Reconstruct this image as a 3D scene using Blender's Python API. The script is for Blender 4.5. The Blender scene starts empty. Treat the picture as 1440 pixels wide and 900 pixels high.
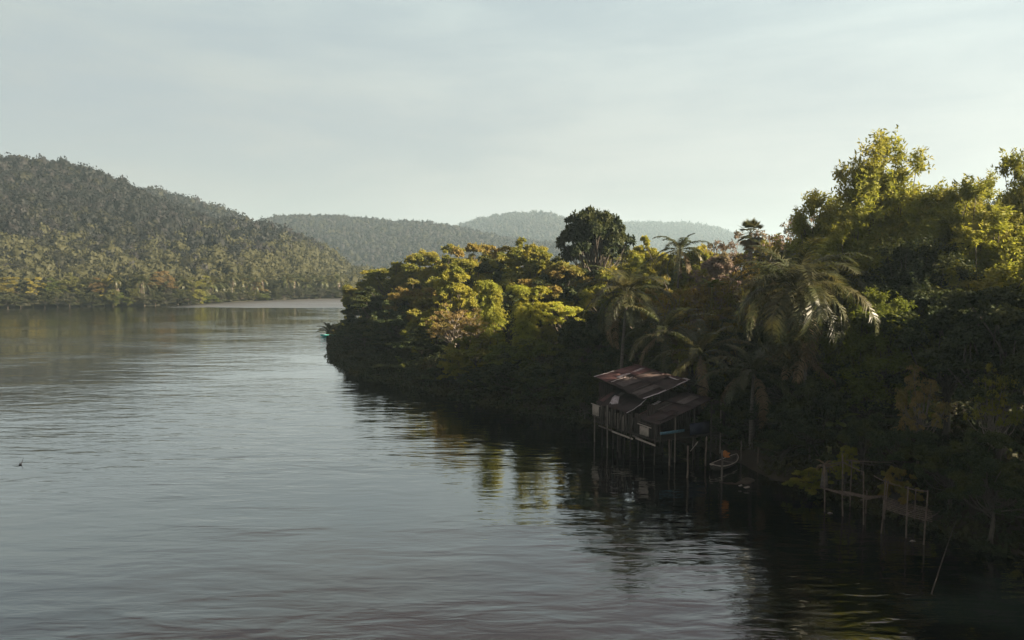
import bpy, math, random
import numpy as np
from mathutils import Vector, Matrix
R = math.radians
PI = math.pi
scene = bpy.context.scene
COL = scene.collection

# ------------------------------------------------------------------ camera
CAM_H = 12.0
F = 1028.0                     # focal length in pixels of a 1440 px wide frame
PITCH = R(4.0)
cam_d = bpy.data.cameras.new('camera')
cam = bpy.data.objects.new('camera', cam_d); COL.objects.link(cam)
cam.location = (0, 0, CAM_H)
cam.rotation_euler = (PI/2 - PITCH, 0, 0)
cam_d.sensor_width = 36.0
cam_d.lens = 36.0 * F / 1440.0
cam_d.clip_start = 0.2
cam_d.clip_end = 12000
scene.camera = cam

# ------------------------------------------------------------------ light, sky, exposure
SUN_AZ = R(110)                 # clockwise from the view direction (+Y) towards +X
SUN_EL = R(23)
world = bpy.data.worlds.new('World'); scene.world = world
world.use_nodes = True
wt = world.node_tree; wt.nodes.clear()
def wn(t): return wt.nodes.new(t)
out = wn('ShaderNodeOutputWorld'); bg = wn('ShaderNodeBackground')
sky = wn('ShaderNodeTexSky'); sky.sky_type = 'NISHITA'; sky.sun_disc = False
sky.sun_elevation = SUN_EL; sky.sun_rotation = SUN_AZ
sky.air_density = 1.0; sky.dust_density = 2.5; sky.ozone_density = 1.5
tc = wn('ShaderNodeTexCoord'); mp = wn('ShaderNodeMapping')
mp.inputs['Scale'].default_value = (1.0, 1.0, 5.2)
mp.inputs['Rotation'].default_value = (R(0), R(4), R(20))
wt.links.new(tc.outputs['Generated'], mp.inputs[0])
n1 = wn('ShaderNodeTexNoise'); n1.inputs['Scale'].default_value = 2.1; n1.inputs['Detail'].default_value = 9
n1.inputs['Roughness'].default_value = 0.58; n1.inputs['Distortion'].default_value = 0.25
wt.links.new(mp.outputs[0], n1.inputs['Vector'])
rmp = wn('ShaderNodeMapRange'); rmp.inputs['From Min'].default_value = 0.35; rmp.inputs['From Max'].default_value = 0.68
rmp.inputs['To Min'].default_value = 0.70; rmp.inputs['To Max'].default_value = 1.0
rmp.interpolation_type = 'SMOOTHSTEP'
wt.links.new(n1.outputs['Fac'], rmp.inputs['Value'])
# thin cloud veil, brighter towards the horizon and towards the sun
sep = wn('ShaderNodeSeparateXYZ'); wt.links.new(tc.outputs['Generated'], sep.inputs[0])
VEIL_HI = (2.46, 2.44, 2.28, 1); VEIL_LO = (2.52, 2.98, 2.96, 1)
rz = wn('ShaderNodeMapRange'); rz.inputs['From Min'].default_value = 0.0; rz.inputs['From Max'].default_value = 0.48
rz.interpolation_type = 'SMOOTHSTEP'
wt.links.new(sep.outputs['Z'], rz.inputs['Value'])
vm = wn('ShaderNodeMix'); vm.data_type = 'RGBA'
wt.links.new(rz.outputs[0], vm.inputs[0]); vm.inputs[6].default_value = VEIL_HI; vm.inputs[7].default_value = VEIL_LO
rz2 = wn('ShaderNodeMapRange'); rz2.inputs['From Min'].default_value = 0.33; rz2.inputs['From Max'].default_value = 0.47
wt.links.new(sep.outputs['Z'], rz2.inputs['Value'])
vm2 = wn('ShaderNodeMix'); vm2.data_type = 'RGBA'; vm2.inputs[7].default_value = (1.30, 1.02, 1.02, 1)   # mauve upper sky, out of view, added to darken and tint water reflections
wt.links.new(rz2.outputs[0], vm2.inputs[0]); wt.links.new(vm.outputs[2], vm2.inputs[6])
sd = wn('ShaderNodeVectorMath'); sd.operation = 'DOT_PRODUCT'
wt.links.new(tc.outputs['Generated'], sd.inputs[0])
sd.inputs[1].default_value = (math.sin(SUN_AZ)*math.cos(SUN_EL), math.cos(SUN_AZ)*math.cos(SUN_EL), math.sin(SUN_EL))
rs = wn('ShaderNodeMapRange'); rs.inputs['From Min'].default_value = -0.9; rs.inputs['From Max'].default_value = 0.5
rs.inputs['To Min'].default_value = 0.73; rs.inputs['To Max'].default_value = 1.30
wt.links.new(sd.outputs['Value'], rs.inputs['Value'])
vs = wn('ShaderNodeVectorMath'); vs.operation = 'SCALE'
wt.links.new(vm2.outputs[2], vs.inputs[0]); wt.links.new(rs.outputs[0], vs.inputs['Scale'])
mx = wn('ShaderNodeMix'); mx.data_type = 'RGBA'
wt.links.new(rmp.outputs[0], mx.inputs[0]); sks = wn('ShaderNodeVectorMath'); sks.operation = 'SCALE'; sks.inputs['Scale'].default_value = 0.45; wt.links.new(sky.outputs[0], sks.inputs[0]); wt.links.new(sks.outputs[0], mx.inputs[6]); wt.links.new(vs.outputs[0], mx.inputs[7])
wt.links.new(mx.outputs[2], bg.inputs['Color']); bg.inputs['Strength'].default_value = 0.05
wt.links.new(bg.outputs[0], out.inputs[0])

sl = bpy.data.lights.new('sun', 'SUN'); sl.energy = 5.0; sl.angle = R(0.5); sl.color = (1.0, 0.83, 0.60)
so = bpy.data.objects.new('sun', sl); COL.objects.link(so)
sdir = Vector((math.sin(SUN_AZ)*math.cos(SUN_EL), math.cos(SUN_AZ)*math.cos(SUN_EL), math.sin(SUN_EL)))
so.rotation_euler = sdir.to_track_quat('Z', 'Y').to_euler()
so.location = sdir*200
vs_ = scene.view_settings
vs_.view_transform = 'Standard'; vs_.look = 'None'; vs_.gamma = 1.0; vs_.exposure = 2.3; vs_.use_curve_mapping = False
cy = scene.cycles
cy.max_bounces = 6; cy.diffuse_bounces = 2; cy.glossy_bounces = 3; cy.transmission_bounces = 3; cy.transparent_max_bounces = 8
cy.volume_bounces = 0
cy.use_denoising = True

# ------------------------------------------------------------------ pixel <-> world
def ray(px, py):
    d = Vector(((px-720)/F, (450-py)/F, -1.0))
    d.rotate(cam.rotation_euler)
    return d
def at(px, py, Y):
    d = ray(px, py); return Vector((0, 0, CAM_H)) + d*(Y/d.y)
def onz(px, py, z=0.0):
    d = ray(px, py); return Vector((0, 0, CAM_H)) + d*((z-CAM_H)/d.z)

# ------------------------------------------------------------------ tagging
def tag(o, label=None, cat=None, group=None, kind=None):
    if label: o['label'] = label
    if cat: o['category'] = cat
    if group: o['group'] = group
    if kind: o['kind'] = kind
    return o
def empty(name, loc=(0, 0, 0), rz=0.0):
    o = bpy.data.objects.new(name, None); COL.objects.link(o)
    o.location = loc; o.rotation_euler = (0, 0, rz); o.empty_display_size = 0.3
    return o

# ------------------------------------------------------------------ materials
def mat(name):
    m = bpy.data.materials.new(name); m.use_nodes = True
    nt = m.node_tree; nt.nodes.clear()
    o = nt.nodes.new('ShaderNodeOutputMaterial')
    return m, nt, o
def leafmat(name, c1, c2, c3=None, trans=0.35, rough=0.6, patch=None, pscale=0.35, spec=0.12):
    """foliage: random leaf colour between c1 and c2, larger patches of c3"""
    m, nt, o = mat(name)
    N = nt.nodes.new; L = nt.links.new
    g = N('ShaderNodeNewGeometry'); cr = N('ShaderNodeMix'); cr.data_type = 'RGBA'
    cr.inputs[6].default_value = (*c1, 1); cr.inputs[7].default_value = (*c2, 1)
    L(g.outputs['Random Per Island'], cr.inputs[0])
    col = cr.outputs[2]
    if c3:
        t = N('ShaderNodeTexCoord'); no = N('ShaderNodeTexNoise'); no.inputs['Scale'].default_value = pscale
        no.inputs['Detail'].default_value = 2
        L(t.outputs['Object'], no.inputs['Vector'])
        mr = N('ShaderNodeMapRange'); mr.inputs['From Min'].default_value = 0.45; mr.inputs['From Max'].default_value = 0.62
        L(no.outputs['Fac'], mr.inputs['Value'])
        mm = N('ShaderNodeMix'); mm.data_type = 'RGBA'; mm.inputs[7].default_value = (*c3, 1)
        L(mr.outputs[0], mm.inputs[0]); L(col, mm.inputs[6]); col = mm.outputs[2]
    oi = N('ShaderNodeObjectInfo'); hs = N('ShaderNodeHueSaturation')
    mr2 = N('ShaderNodeMapRange'); mr2.inputs['To Min'].default_value = 0.8; mr2.inputs['To Max'].default_value = 1.25
    L(oi.outputs['Random'], mr2.inputs['Value']); L(mr2.outputs[0], hs.inputs['Value']); L(col, hs.inputs['Color'])
    col = hs.outputs[0]
    p = N('ShaderNodeBsdfPrincipled'); p.inputs['Roughness'].default_value = rough
    p.inputs['Specular IOR Level'].default_value = spec
    L(col, p.inputs['Base Color'])
    tr = N('ShaderNodeBsdfTranslucent')
    hs2 = N('ShaderNodeHueSaturation'); hs2.inputs['Saturation'].default_value = 1.15; hs2.inputs['Value'].default_value = 1.5
    L(col, hs2.inputs['Color']); L(hs2.outputs[0], tr.inputs['Color'])
    ms = N('ShaderNodeMixShader'); ms.inputs[0].default_value = trans
    L(p.outputs[0], ms.inputs[1]); L(tr.outputs[0], ms.inputs[2]); L(ms.outputs[0], o.inputs[0])
    return m
def solid(name, c, rough=0.8, c2=None, scale=3.0, stretch=(1, 1, 1), spec=0.3, metal=0.0, bump=0.0, detail=5):
    m, nt, o = mat(name)
    N = nt.nodes.new; L = nt.links.new
    p = N('ShaderNodeBsdfPrincipled'); p.inputs['Roughness'].default_value = rough
    p.inputs['Specular IOR Level'].default_value = spec; p.inputs['Metallic'].default_value = metal
    if c2 is None: c2 = tuple(x*0.6 for x in c)
    t = N('ShaderNodeTexCoord'); mpn = N('ShaderNodeMapping'); mpn.inputs['Scale'].default_value = stretch
    L(t.outputs['Object'], mpn.inputs[0])
    no = N('ShaderNodeTexNoise'); no.inputs['Scale'].default_value = scale; no.inputs['Detail'].default_value = detail
    no.inputs['Roughness'].default_value = 0.65
    L(mpn.outputs[0], no.inputs['Vector'])
    mr = N('ShaderNodeMapRange'); mr.inputs['From Min'].default_value = 0.35; mr.inputs['From Max'].default_value = 0.65
    L(no.outputs['Fac'], mr.inputs['Value'])
    mm = N('ShaderNodeMix'); mm.data_type = 'RGBA'; mm.inputs[6].default_value = (*c, 1); mm.inputs[7].default_value = (*c2, 1)
    L(mr.outputs[0], mm.inputs[0]); L(mm.outputs[2], p.inputs['Base Color'])
    if bump:
        b = N('ShaderNodeBump'); b.inputs['Strength'].default_value = bump; b.inputs['Distance'].default_value = 0.05
        L(no.outputs['Fac'], b.inputs['Height']); L(b.outputs[0], p.inputs['Normal'])
    L(p.outputs[0], o.inputs[0])
    return m

M = {}
M['olive'] = leafmat('leaf_olive', (0.088, 0.102, 0.020), (0.15, 0.152, 0.030), (0.20, 0.178, 0.034))
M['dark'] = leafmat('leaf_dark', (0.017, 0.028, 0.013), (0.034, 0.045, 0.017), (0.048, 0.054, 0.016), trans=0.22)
M['rust'] = leafmat('leaf_rust', (0.14, 0.105, 0.032), (0.19, 0.14, 0.042), (0.13, 0.125, 0.03))
M['yellow'] = leafmat('leaf_yellow', (0.17, 0.165, 0.028), (0.24, 0.215, 0.040), (0.125, 0.135, 0.026), trans=0.4)
M['tan'] = leafmat('leaf_tan', (0.16, 0.12, 0.048), (0.22, 0.16, 0.068), (0.13, 0.11, 0.030))
M['bamboo'] = leafmat('leaf_bamboo', (0.22, 0.245, 0.042), (0.30, 0.305, 0.06), (0.28, 0.26, 0.05), trans=0.45)
M['feather'] = leafmat('leaf_feather', (0.135, 0.152, 0.032), (0.22, 0.215, 0.052), (0.25, 0.218, 0.056), trans=0.4, pscale=0.2)
M['palm'] = leafmat('leaf_palm', (0.028, 0.036, 0.013), (0.050, 0.056, 0.020), (0.060, 0.055, 0.022), trans=0.36, rough=0.42, spec=0.35)
M['palm_dry'] = leafmat('leaf_palm_dry', (0.11, 0.082, 0.048), (0.17, 0.125, 0.075), trans=0.3, rough=0.5)
M['purple'] = leafmat('leaf_purple', (0.13, 0.10, 0.082), (0.19, 0.145, 0.12), (0.12, 0.10, 0.055), trans=0.3)
M['fresh'] = leafmat('leaf_fresh', (0.060, 0.078, 0.016), (0.10, 0.12, 0.024), (0.085, 0.095, 0.02), trans=0.4)
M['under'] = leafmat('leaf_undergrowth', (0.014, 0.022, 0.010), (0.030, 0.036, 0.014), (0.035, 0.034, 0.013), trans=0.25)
M['bark'] = solid('bark', (0.09, 0.075, 0.06), 0.9, (0.04, 0.033, 0.028), 4.0, (3, 3, 0.6), bump=0.5)
M['bark_pale'] = solid('bark_pale', (0.19, 0.165, 0.135), 0.9, (0.09, 0.075, 0.06), 5.0, (2, 2, 1), bump=0.3)
M['palm_trunk'] = solid('palm_trunk', (0.12, 0.105, 0.09), 0.9, (0.06, 0.05, 0.042), 3.0, (0.5, 0.5, 6), bump=0.5)
M['culm'] = solid('bamboo_culm', (0.22, 0.20, 0.06), 0.5, (0.12, 0.12, 0.04), 3.0, (1, 1, 2))
M['coconut'] = solid('coconut', (0.16, 0.15, 0.05), 0.6, (0.12, 0.08, 0.03), 4)
M['wood'] = solid('weathered_wood', (0.12, 0.10, 0.085), 0.85, (0.055, 0.045, 0.038), 6.0, (3, 3, 0.5), bump=0.3)
M['wood_mid'] = solid('mid_wood', (0.15, 0.125, 0.105), 0.85, (0.08, 0.065, 0.055), 6.0, (3, 3, 0.5), bump=0.3)
M['wood_dark'] = solid('dark_wood', (0.045, 0.036, 0.030), 0.85, (0.022, 0.018, 0.015), 6.0, (3, 3, 0.5), bump=0.3)
M['wood_pale'] = solid('pale_board', (0.36, 0.31, 0.26), 0.8, (0.20, 0.165, 0.14), 5.0, (4, 4, 1), bump=0.2)
M['blue_board'] = solid('blue_board', (0.07, 0.15, 0.20), 0.6, (0.045, 0.09, 0.12), 5.0, (2, 2, 1))
M['blue_tarp'] = solid('blue_tarp', (0.012, 0.016, 0.035), 0.7, (0.008, 0.010, 0.02), 2.0)
M['tin'] = solid('zinc_sheet', (0.42, 0.37, 0.38), 0.6, (0.22, 0.18, 0.18), 4.0, (1, 1, 1), spec=0.5)
M['soil'] = solid('river_soil', (0.045, 0.034, 0.022), 0.95, (0.028, 0.022, 0.014), 0.6, bump=0.4)
M['hill'] = solid('hill_soil', (0.035, 0.034, 0.020), 0.95, (0.025, 0.027, 0.016), 0.03)
M['bamboo_pole'] = solid('old_bamboo_pole', (0.14, 0.105, 0.082), 0.8, (0.06, 0.045, 0.036), 4.0, (3, 3, 1))

# rusty corrugated roof, each sheet a slightly different rust
def roofmat(name, a, b, c):
    m, nt, o = mat(name); N = nt.nodes.new; L = nt.links.new
    g = N('ShaderNodeNewGeometry'); t = N('ShaderNodeTexCoord')
    no = N('ShaderNodeTexNoise'); no.inputs['Scale'].default_value = 1.6; no.inputs['Detail'].default_value = 7; no.inputs['Roughness'].default_value = 0.7
    L(t.outputs['Object'], no.inputs['Vector'])
    m1 = N('ShaderNodeMix'); m1.data_type = 'RGBA'; m1.inputs[6].default_value = (*a, 1); m1.inputs[7].default_value = (*b, 1)
    L(g.outputs['Random Per Island'], m1.inputs[0])
    mr = N('ShaderNodeMapRange'); mr.inputs['From Min'].default_value = 0.5; mr.inputs['From Max'].default_value = 0.68
    L(no.outputs['Fac'], mr.inputs['Value'])
    m2 = N('ShaderNodeMix'); m2.data_type = 'RGBA'; m2.inputs[7].default_value = (*c, 1)
    L(mr.outputs[0], m2.inputs[0]); L(m1.outputs[2], m2.inputs[6])
    p = N('ShaderNodeBsdfPrincipled'); p.inputs['Roughness'].default_value = 0.8; p.inputs['Specular IOR Level'].default_value = 0.15
    L(m2.outputs[2], p.inputs['Base Color']); L(p.outputs[0], o.inputs[0]); return m
M['roof'] = roofmat('rusty_roof', (0.033, 0.025, 0.025), (0.047, 0.036, 0.036), (0.060, 0.040, 0.034))
M['roof_red'] = roofmat('red_roof', (0.090, 0.046, 0.046), (0.12, 0.064, 0.063), (0.055, 0.036, 0.034))

# ------------------------------------------------------------------ mesh helpers
class MB:
    """collects quads/polys; build() links them as ONE mesh object"""
    def __init__(s): s.v = []; s.f = []; s.n = 0; s.m = []
    def addq(s, v, q, mi=0):
        v = np.asarray(v, float).reshape(-1, 3); q = np.asarray(q, int)
        s.v.append(v); s.f.append(q + s.n); s.m.append(np.full(len(q), mi)); s.n += len(v)
    def quads(s, v4, mi=0):         # v4: (N,4,3)
        v4 = np.asarray(v4, float); n = len(v4)
        if n: s.addq(v4.reshape(-1, 3), np.arange(4*n).reshape(n, 4), mi)
    def tube(s, pts, r, seg=7, mi=0, cap=True):
        pts = [Vector(p) for p in pts]; k = len(pts)
        if np.isscalar(r): r = [r]*k
        a = (pts[-1]-pts[0]).normalized() if k > 1 else Vector((0, 0, 1))
        ref = Vector((1, 0, 0)) if abs(a.x) < 0.7 else Vector((0, 1, 0))
        vs = []
        for i, p in enumerate(pts):
            t = (pts[min(i+1, k-1)] - pts[max(i-1, 0)])
            t = t.normalized() if t.length > 1e-9 else a
            n = ref - t*ref.dot(t); n.normalize(); b = t.cross(n)
            for j in range(seg):
                th = 2*PI*j/seg
                vs.append(p + (n*math.cos(th) + b*math.sin(th))*r[i])
        q = []
        for i in range(k-1):
            for j in range(seg):
                q.append((i*seg+j, i*seg+(j+1) % seg, (i+1)*seg+(j+1) % seg, (i+1)*seg+j))
        if cap:
            c0 = len(vs); vs.append(pts[0]); vs.append(pts[-1])
            for j in range(0, seg):
                q.append((c0, (j+1) % seg, j, c0)); q.append((c0+1, (k-1)*seg+j, (k-1)*seg+(j+1) % seg, c0+1))
        s.addq([tuple(v) for v in vs], q, mi)
    def box(s, c, size, axes=None, mi=0):
        c = Vector(c); hx, hy, hz = [x/2 for x in size]
        ax = axes or (Vector((1, 0, 0)), Vector((0, 1, 0)), Vector((0, 0, 1)))
        vs = [tuple(c + ax[0]*hx*a + ax[1]*hy*b + ax[2]*hz*d) for d in (-1, 1) for b in (-1, 1) for a in (-1, 1)]
        q = [(0, 2, 3, 1), (4, 5, 7, 6), (0, 1, 5, 4), (2, 6, 7, 3), (0, 4, 6, 2), (1, 3, 7, 5)]
        s.addq(vs, q, mi)
    def beam(s, a, b, w, h, mi=0):
        a, b = Vector(a), Vector(b); x = (b-a); l = x.length; x.normalize()
        up = Vector((0, 0, 1)) if abs(x.z) < 0.9 else Vector((0, 1, 0))
        y = up.cross(x).normalized(); z = x.cross(y)
        s.box((a+b)/2, (l, w, h), (x, y, z), mi)
    def mesh(s, name, mats):
        v = np.concatenate(s.v); f = np.concatenate(s.f); mi = np.concatenate(s.m)
        tri = f[:, 3] == f[:, 0]
        me = bpy.data.meshes.new(name)
        cnt = np.where(tri, 3, 4); loops = f.ravel()
        keep = np.ones(f.shape, bool); keep[tri, 3] = False
        loops = loops[keep.ravel()]
        me.vertices.add(len(v)); me.vertices.foreach_set('co', v.ravel())
        me.loops.add(len(loops)); me.loops.foreach_set('vertex_index', loops.astype(np.int32))
        me.polygons.add(len(f))
        st = np.concatenate(([0], np.cumsum(cnt)[:-1])).astype(np.int32)
        me.polygons.foreach_set('loop_start', st)
        me.polygons.foreach_set('loop_total', cnt.astype(np.int32))
        me.polygons.foreach_set('material_index', mi.astype(np.int32))
        me.update(calc_edges=True); me.validate()
        for m in mats: me.materials.append(m)
        return me
    def build(s, name, mats, parent=None, smooth=False):
        if not isinstance(mats, (list, tuple)): mats = [mats]
        me = s.mesh(name, mats)
        if smooth: me.polygons.foreach_set('use_smooth', [True]*len(me.polygons))
        o = bpy.data.objects.new(name, me); COL.objects.link(o)
        if parent: o.parent = parent
        return o

def nrm(a): return a/np.maximum(np.linalg.norm(a, axis=-1, keepdims=True), 1e-9)
def sph(rng, n): return nrm(rng.normal(size=(n, 3)))
def leaves(c, nor, tan, ln, wd):
    """rhombus leaves: centre at base"""
    tan = nrm(tan - nor*np.sum(tan*nor, -1, keepdims=True)); b = np.cross(nor, tan)
    ln = np.asarray(ln)[..., None]; wd = np.asarray(wd)[..., None]
    return np.stack([c, c+tan*ln*0.45+b*wd*0.5, c+tan*ln, c+tan*ln*0.45-b*wd*0.5], 1)

# ------------------------------------------------------------------ tree prototypes (10 m tall, base at origin)
def limb(mb, rng, a, b, r0, r1, wob=0.06, k=6, seg=6):
    a = np.array(a, float); b = np.array(b, float); L = np.linalg.norm(b-a)
    off = rng.normal(size=3)*L*wob
    pts = []
    for i in range(k+1):
        t = i/k
        pts.append(tuple(a+(b-a)*t + off*math.sin(PI*t) + np.array([0, 0, -0.10*L*math.sin(PI*t)])))
    mb.tube(pts, [r0+(r1-r0)*i/k for i in range(k+1)], seg)
def broad(seed, rx=4.0, zc=6.6, rz=3.4, ncl=26, sub=9, nl=80, ls=0.30, lump=0.25, clr=(0.20, 0.34), gap=0.0, trunk_r=0.22, flat=1.0, top=0.0):
    rng = np.random.default_rng(seed)
    cr = MB(); tk = MB()
    d = sph(rng, ncl*3); d = d[d[:, 2] > -0.55][:ncl]
    rad = rng.uniform(0.55, 0.88, len(d))
    rad[: max(2, len(d)//8)] *= 0.4
    lumps = 1+lump*np.sin(d[:, 0]*3+seed)*np.cos(d[:, 1]*4+seed*2)
    C = d*np.array([rx, rx, rz])*(rad*lumps)[:, None]+np.array([0, 0, zc])
    allc = []
    for i, c in enumerate(C):
        rc = rx*rng.uniform(*clr)
        sd_ = sph(rng, sub*3); sd_ = sd_[sd_[:, 2] > -0.5][:sub]
        sc = c + sd_*np.array([1, 1, 0.75*flat])*rc*rng.uniform(0.55, 1.0, (len(sd_), 1))
        for j, s_ in enumerate(sc):
            if rng.random() < gap: continue
            rs_ = rc*rng.uniform(0.30, 0.52)
            n = int(nl*rng.uniform(0.7, 1.3))
            ld = sph(rng, n); ld[:, 2] = np.abs(ld[:, 2])*0.8 + ld[:, 2]*0.2
            pos = s_ + ld*np.array([1, 1, 0.7*flat])*rs_*rng.uniform(0.35, 1.1, (n, 1))
            nor = nrm(ld*0.7+np.array([0, 0, 0.5])+rng.normal(size=(n, 3))*0.45)
            tan = nrm(ld+rng.normal(size=(n, 3))*0.6+np.array([0, 0, -0.25]))
            l = ls*rng.uniform(0.6, 1.25, n)
            allc.append(leaves(pos, nor, tan, l, l*0.62))
        limb(tk, rng, (rng.normal()*0.1, rng.normal()*0.1, zc*rng.uniform(0.45, 0.8)), c, trunk_r*0.35, 0.03, 0.08)
    cr.quads(np.concatenate(allc))
    tk.tube([(0, 0, -0.6), (0.02, 0.02, 0.6), (0.15, 0.05, zc*0.4), (0.05, 0.1, zc*0.75), (0, 0, zc*1.1)],
            [trunk_r*1.5, trunk_r, trunk_r*0.8, trunk_r*0.55, trunk_r*0.2], 9)
    return cr, tk
def feathery(seed, rx=4.0, zc=6.2, rz=3.9, ncl=60, tw=15, nl=34, ls=0.20, trunk_r=0.2, droop=0.7, tl=(0.7, 1.4)):
    rng = np.random.default_rng(seed); cr = MB(); tk = MB()
    d = sph(rng, ncl*3); d = d[d[:, 2] > -0.75][:ncl]
    taper = 1.0-0.42*np.clip(d[:, 2], 0, 1)
    C = d*np.array([rx, rx, rz])*(rng.uniform(0.12, 1.0, len(d))**0.75*(1+0.06*np.sin(4*d[:, 0]+seed)*np.cos(5*d[:, 1])))[:, None]*np.stack([taper, taper, np.ones(len(d))], 1)+np.array([0, 0, zc])
    allc = []
    for c in C:
        o_ = nrm((c-np.array([0, 0, zc-1.5]))[None])[0]
        n = tw
        az = sph(rng, n)*0.75+o_; az = nrm(az)
        L = rng.uniform(*tl, n)
        t = np.linspace(0.1, 1, nl)
        P = c + az[:, None, :]*(L[:, None]*t)[..., None]
        P[..., 2] -= droop*(L[:, None]*t**2)*0.55
        P = P.reshape(-1, 3)+rng.normal(size=(n*nl, 3))*0.06
        ad = np.repeat(az, nl, 0)
        side = nrm(np.cross(ad, np.array([0, 0, 1.0])))*rng.choice([-1, 1], (n*nl, 1))
        tan = nrm(side*0.8+ad*0.5+rng.normal(size=(n*nl, 3))*0.3+np.array([0, 0, -0.35]))
        nor = nrm(np.array([0, 0, 1.0])+rng.normal(size=(n*nl, 3))*0.5)
        l = ls*rng.uniform(0.6, 1.3, n*nl)
        allc.append(leaves(P, nor, tan, l, l*0.34))
        limb(tk, rng, (0, 0, zc*rng.uniform(0.3, 0.95)), c, trunk_r*0.3, 0.02, 0.07)
    cr.quads(np.concatenate(allc))
    tk.tube([(0, 0, -0.6), (0, 0, 0.5), (0.2, 0.1, zc*0.5), (0.0, 0.1, zc), (0.1, 0, zc+rz*0.7)],
            [trunk_r*1.5, trunk_r, trunk_r*0.75, trunk_r*0.45, trunk_r*0.1], 9)
    return cr, tk
def bamboo(seed, ncul=9, spread=1.0, lean=2.2, nodes=34, nl=70, plume=0.75):
    rng = np.random.default_rng(seed); cr = MB(); tk = MB(); allc = []
    for c in range(ncul):
        a = rng.uniform(0, 2*PI); b = np.array([math.cos(a), math.sin(a)])*spread*rng.uniform(0.1, 0.6)
        ld = rng.uniform(0, 2*PI); dv = np.array([math.cos(ld), math.sin(ld)])
        Lc = rng.uniform(8.0, 10.4); le = lean*rng.uniform(0.4, 1.1)
        ts = np.linspace(0, 1, 12)
        def pt(t): return np.array([b[0]+dv[0]*le*t**2.2, b[1]+dv[1]*le*t**2.2, Lc*(t-0.22*max(0, t-0.72)**1.3*6)])
        tk.tube([tuple(pt(t)-np.array([0, 0, 0.4*(t == 0)])) for t in ts], [0.055*(1-0.85*t) for t in ts], 6)
        for k in range(nodes):
            t = min(1.0, 0.16+0.84*(k+rng.uniform(-0.3, 0.3))/(nodes-1))
            p = pt(t); w = plume*(0.35+0.85*math.sin(min(1, max(0, t*0.95))*PI)**0.8)*rng.uniform(0.55, 1.25)
            for tw_ in range(9):
                a_ = rng.uniform(0, 2*PI); dr = np.array([math.cos(a_), math.sin(a_), rng.uniform(0.1, 0.7)]); dr /= np.linalg.norm(dr)
                n = nl; tt = rng.uniform(0.15, 1, n); L_ = w*rng.uniform(0.7, 1.2)
                pos = p+dr*(L_*tt)[:, None]; pos[:, 2] -= 0.55*L_*tt**2; pos += rng.normal(size=(n, 3))*0.05*L_
                tan = nrm(dr*0.5+np.array([0, 0, -0.8])+rng.normal(size=(n, 3))*0.45); nor = nrm(np.array([0, 0, 0.8])+dr*0.5+rng.normal(size=(n, 3))*0.4)
                l = rng.uniform(0.14, 0.27, n); allc.append(leaves(pos, nor, tan, l, l*0.34))
    cr.quads(np.concatenate(allc)); return cr, tk
def frond(rng, L=4.0, elev=0.8, droop=1.6, nl=58, ll=0.85, hang=0.7, wl=0.055, twist=0.0):
    """one feather frond from origin, heading +X; returns quads (N,4,3) and rachis points"""
    t = np.linspace(0, 1, 15); ang = elev - droop*t**1.25
    dx = np.cos(ang); dz = np.sin(ang); s_ = L/14
    x = np.concatenate(([0], np.cumsum(dx[:-1]*s_))); z = np.concatenate(([0], np.cumsum(dz[:-1]*s_)))
    y = twist*t**2*L*0.2
    rp = np.stack([x, y, z], 1)
    tt = np.linspace(0.13, 0.995, nl)
    P = np.stack([np.interp(tt, t, rp[:, i]) for i in range(3)], 1)
    an = np.interp(tt, t, ang); ta = np.stack([np.cos(an), np.zeros(nl), np.sin(an)], 1)
    nv = np.stack([-np.sin(an), np.zeros(nl), np.cos(an)], 1)
    q = []
    keep = rng.random(nl) > 0.12
    for sgn in (-1, 1):
        l = ll*np.sin(PI*np.clip(tt*0.86+0.12, 0, 1))**0.6*rng.uniform(0.7, 1.12, nl)*keep+0.01
        side = np.zeros((nl, 3)); side[:, 1] = sgn
        d1 = nrm(side*0.85+ta*0.55+nv*0.15+rng.normal(size=(nl, 3))*0.10)
        hg = hang*rng.uniform(0.7, 1.3, (nl, 1))
        m = P+d1*l[:, None]*0.45
        d2 = nrm(d1*(1-hg*0.6)+np.array([0, 0, -1.0])*hg+rng.normal(size=(nl, 3))*0.08)
        e = m+d2*l[:, None]*0.6
        w = nrm(ta)*wl
        q.append(np.stack([P-w*0.4, m-w*0.6, m+w*0.6, P+w*0.4], 1))
        q.append(np.stack([m-w*0.6, e-w*0.05, e+w*0.05, m+w*0.6], 1))
    return np.concatenate(q), rp
def rotz(v, a):
    c, s_ = math.cos(a), math.sin(a); r = np.array(v, float).copy()
    x = v[..., 0]*c-v[..., 1]*s_; y = v[..., 0]*s_+v[..., 1]*c; r[..., 0] = x; r[..., 1] = y; return r

def crown_obj(name, pair, leaf, bark, scale, parent):
    c, t = pair
MESH = {}
def proto(key, fn, *a, **k):
    cr, tk = fn(*a, **k)
    MESH[key] = (cr.mesh('crown', [M['olive']]), tk.mesh('trunk', [M['bark']]), 10.0)
for i in range(4):
    proto(f'broad{i}', broad, 11+i*7, rx=3.9+0.3*(i % 2), rz=4.0+0.1*i, zc=5.5, ncl=44+3*i, nl=120, ls=0.25, clr=(0.13, 0.28), lump=0.38)
for i in range(2):
    proto(f'bush{i}', broad, 60+i*5, rx=5.6, rz=5.4, zc=4.2, ncl=44, sub=9, nl=110, ls=0.34, clr=(0.12, 0.26), lump=0.3, trunk_r=0.15)
proto('round0', broad, 91, rx=4.6, rz=2.5, zc=7.3, ncl=64, sub=10, nl=60, ls=0.34, lump=0.12, clr=(0.13, 0.22), gap=0.12, trunk_r=0.3)
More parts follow.
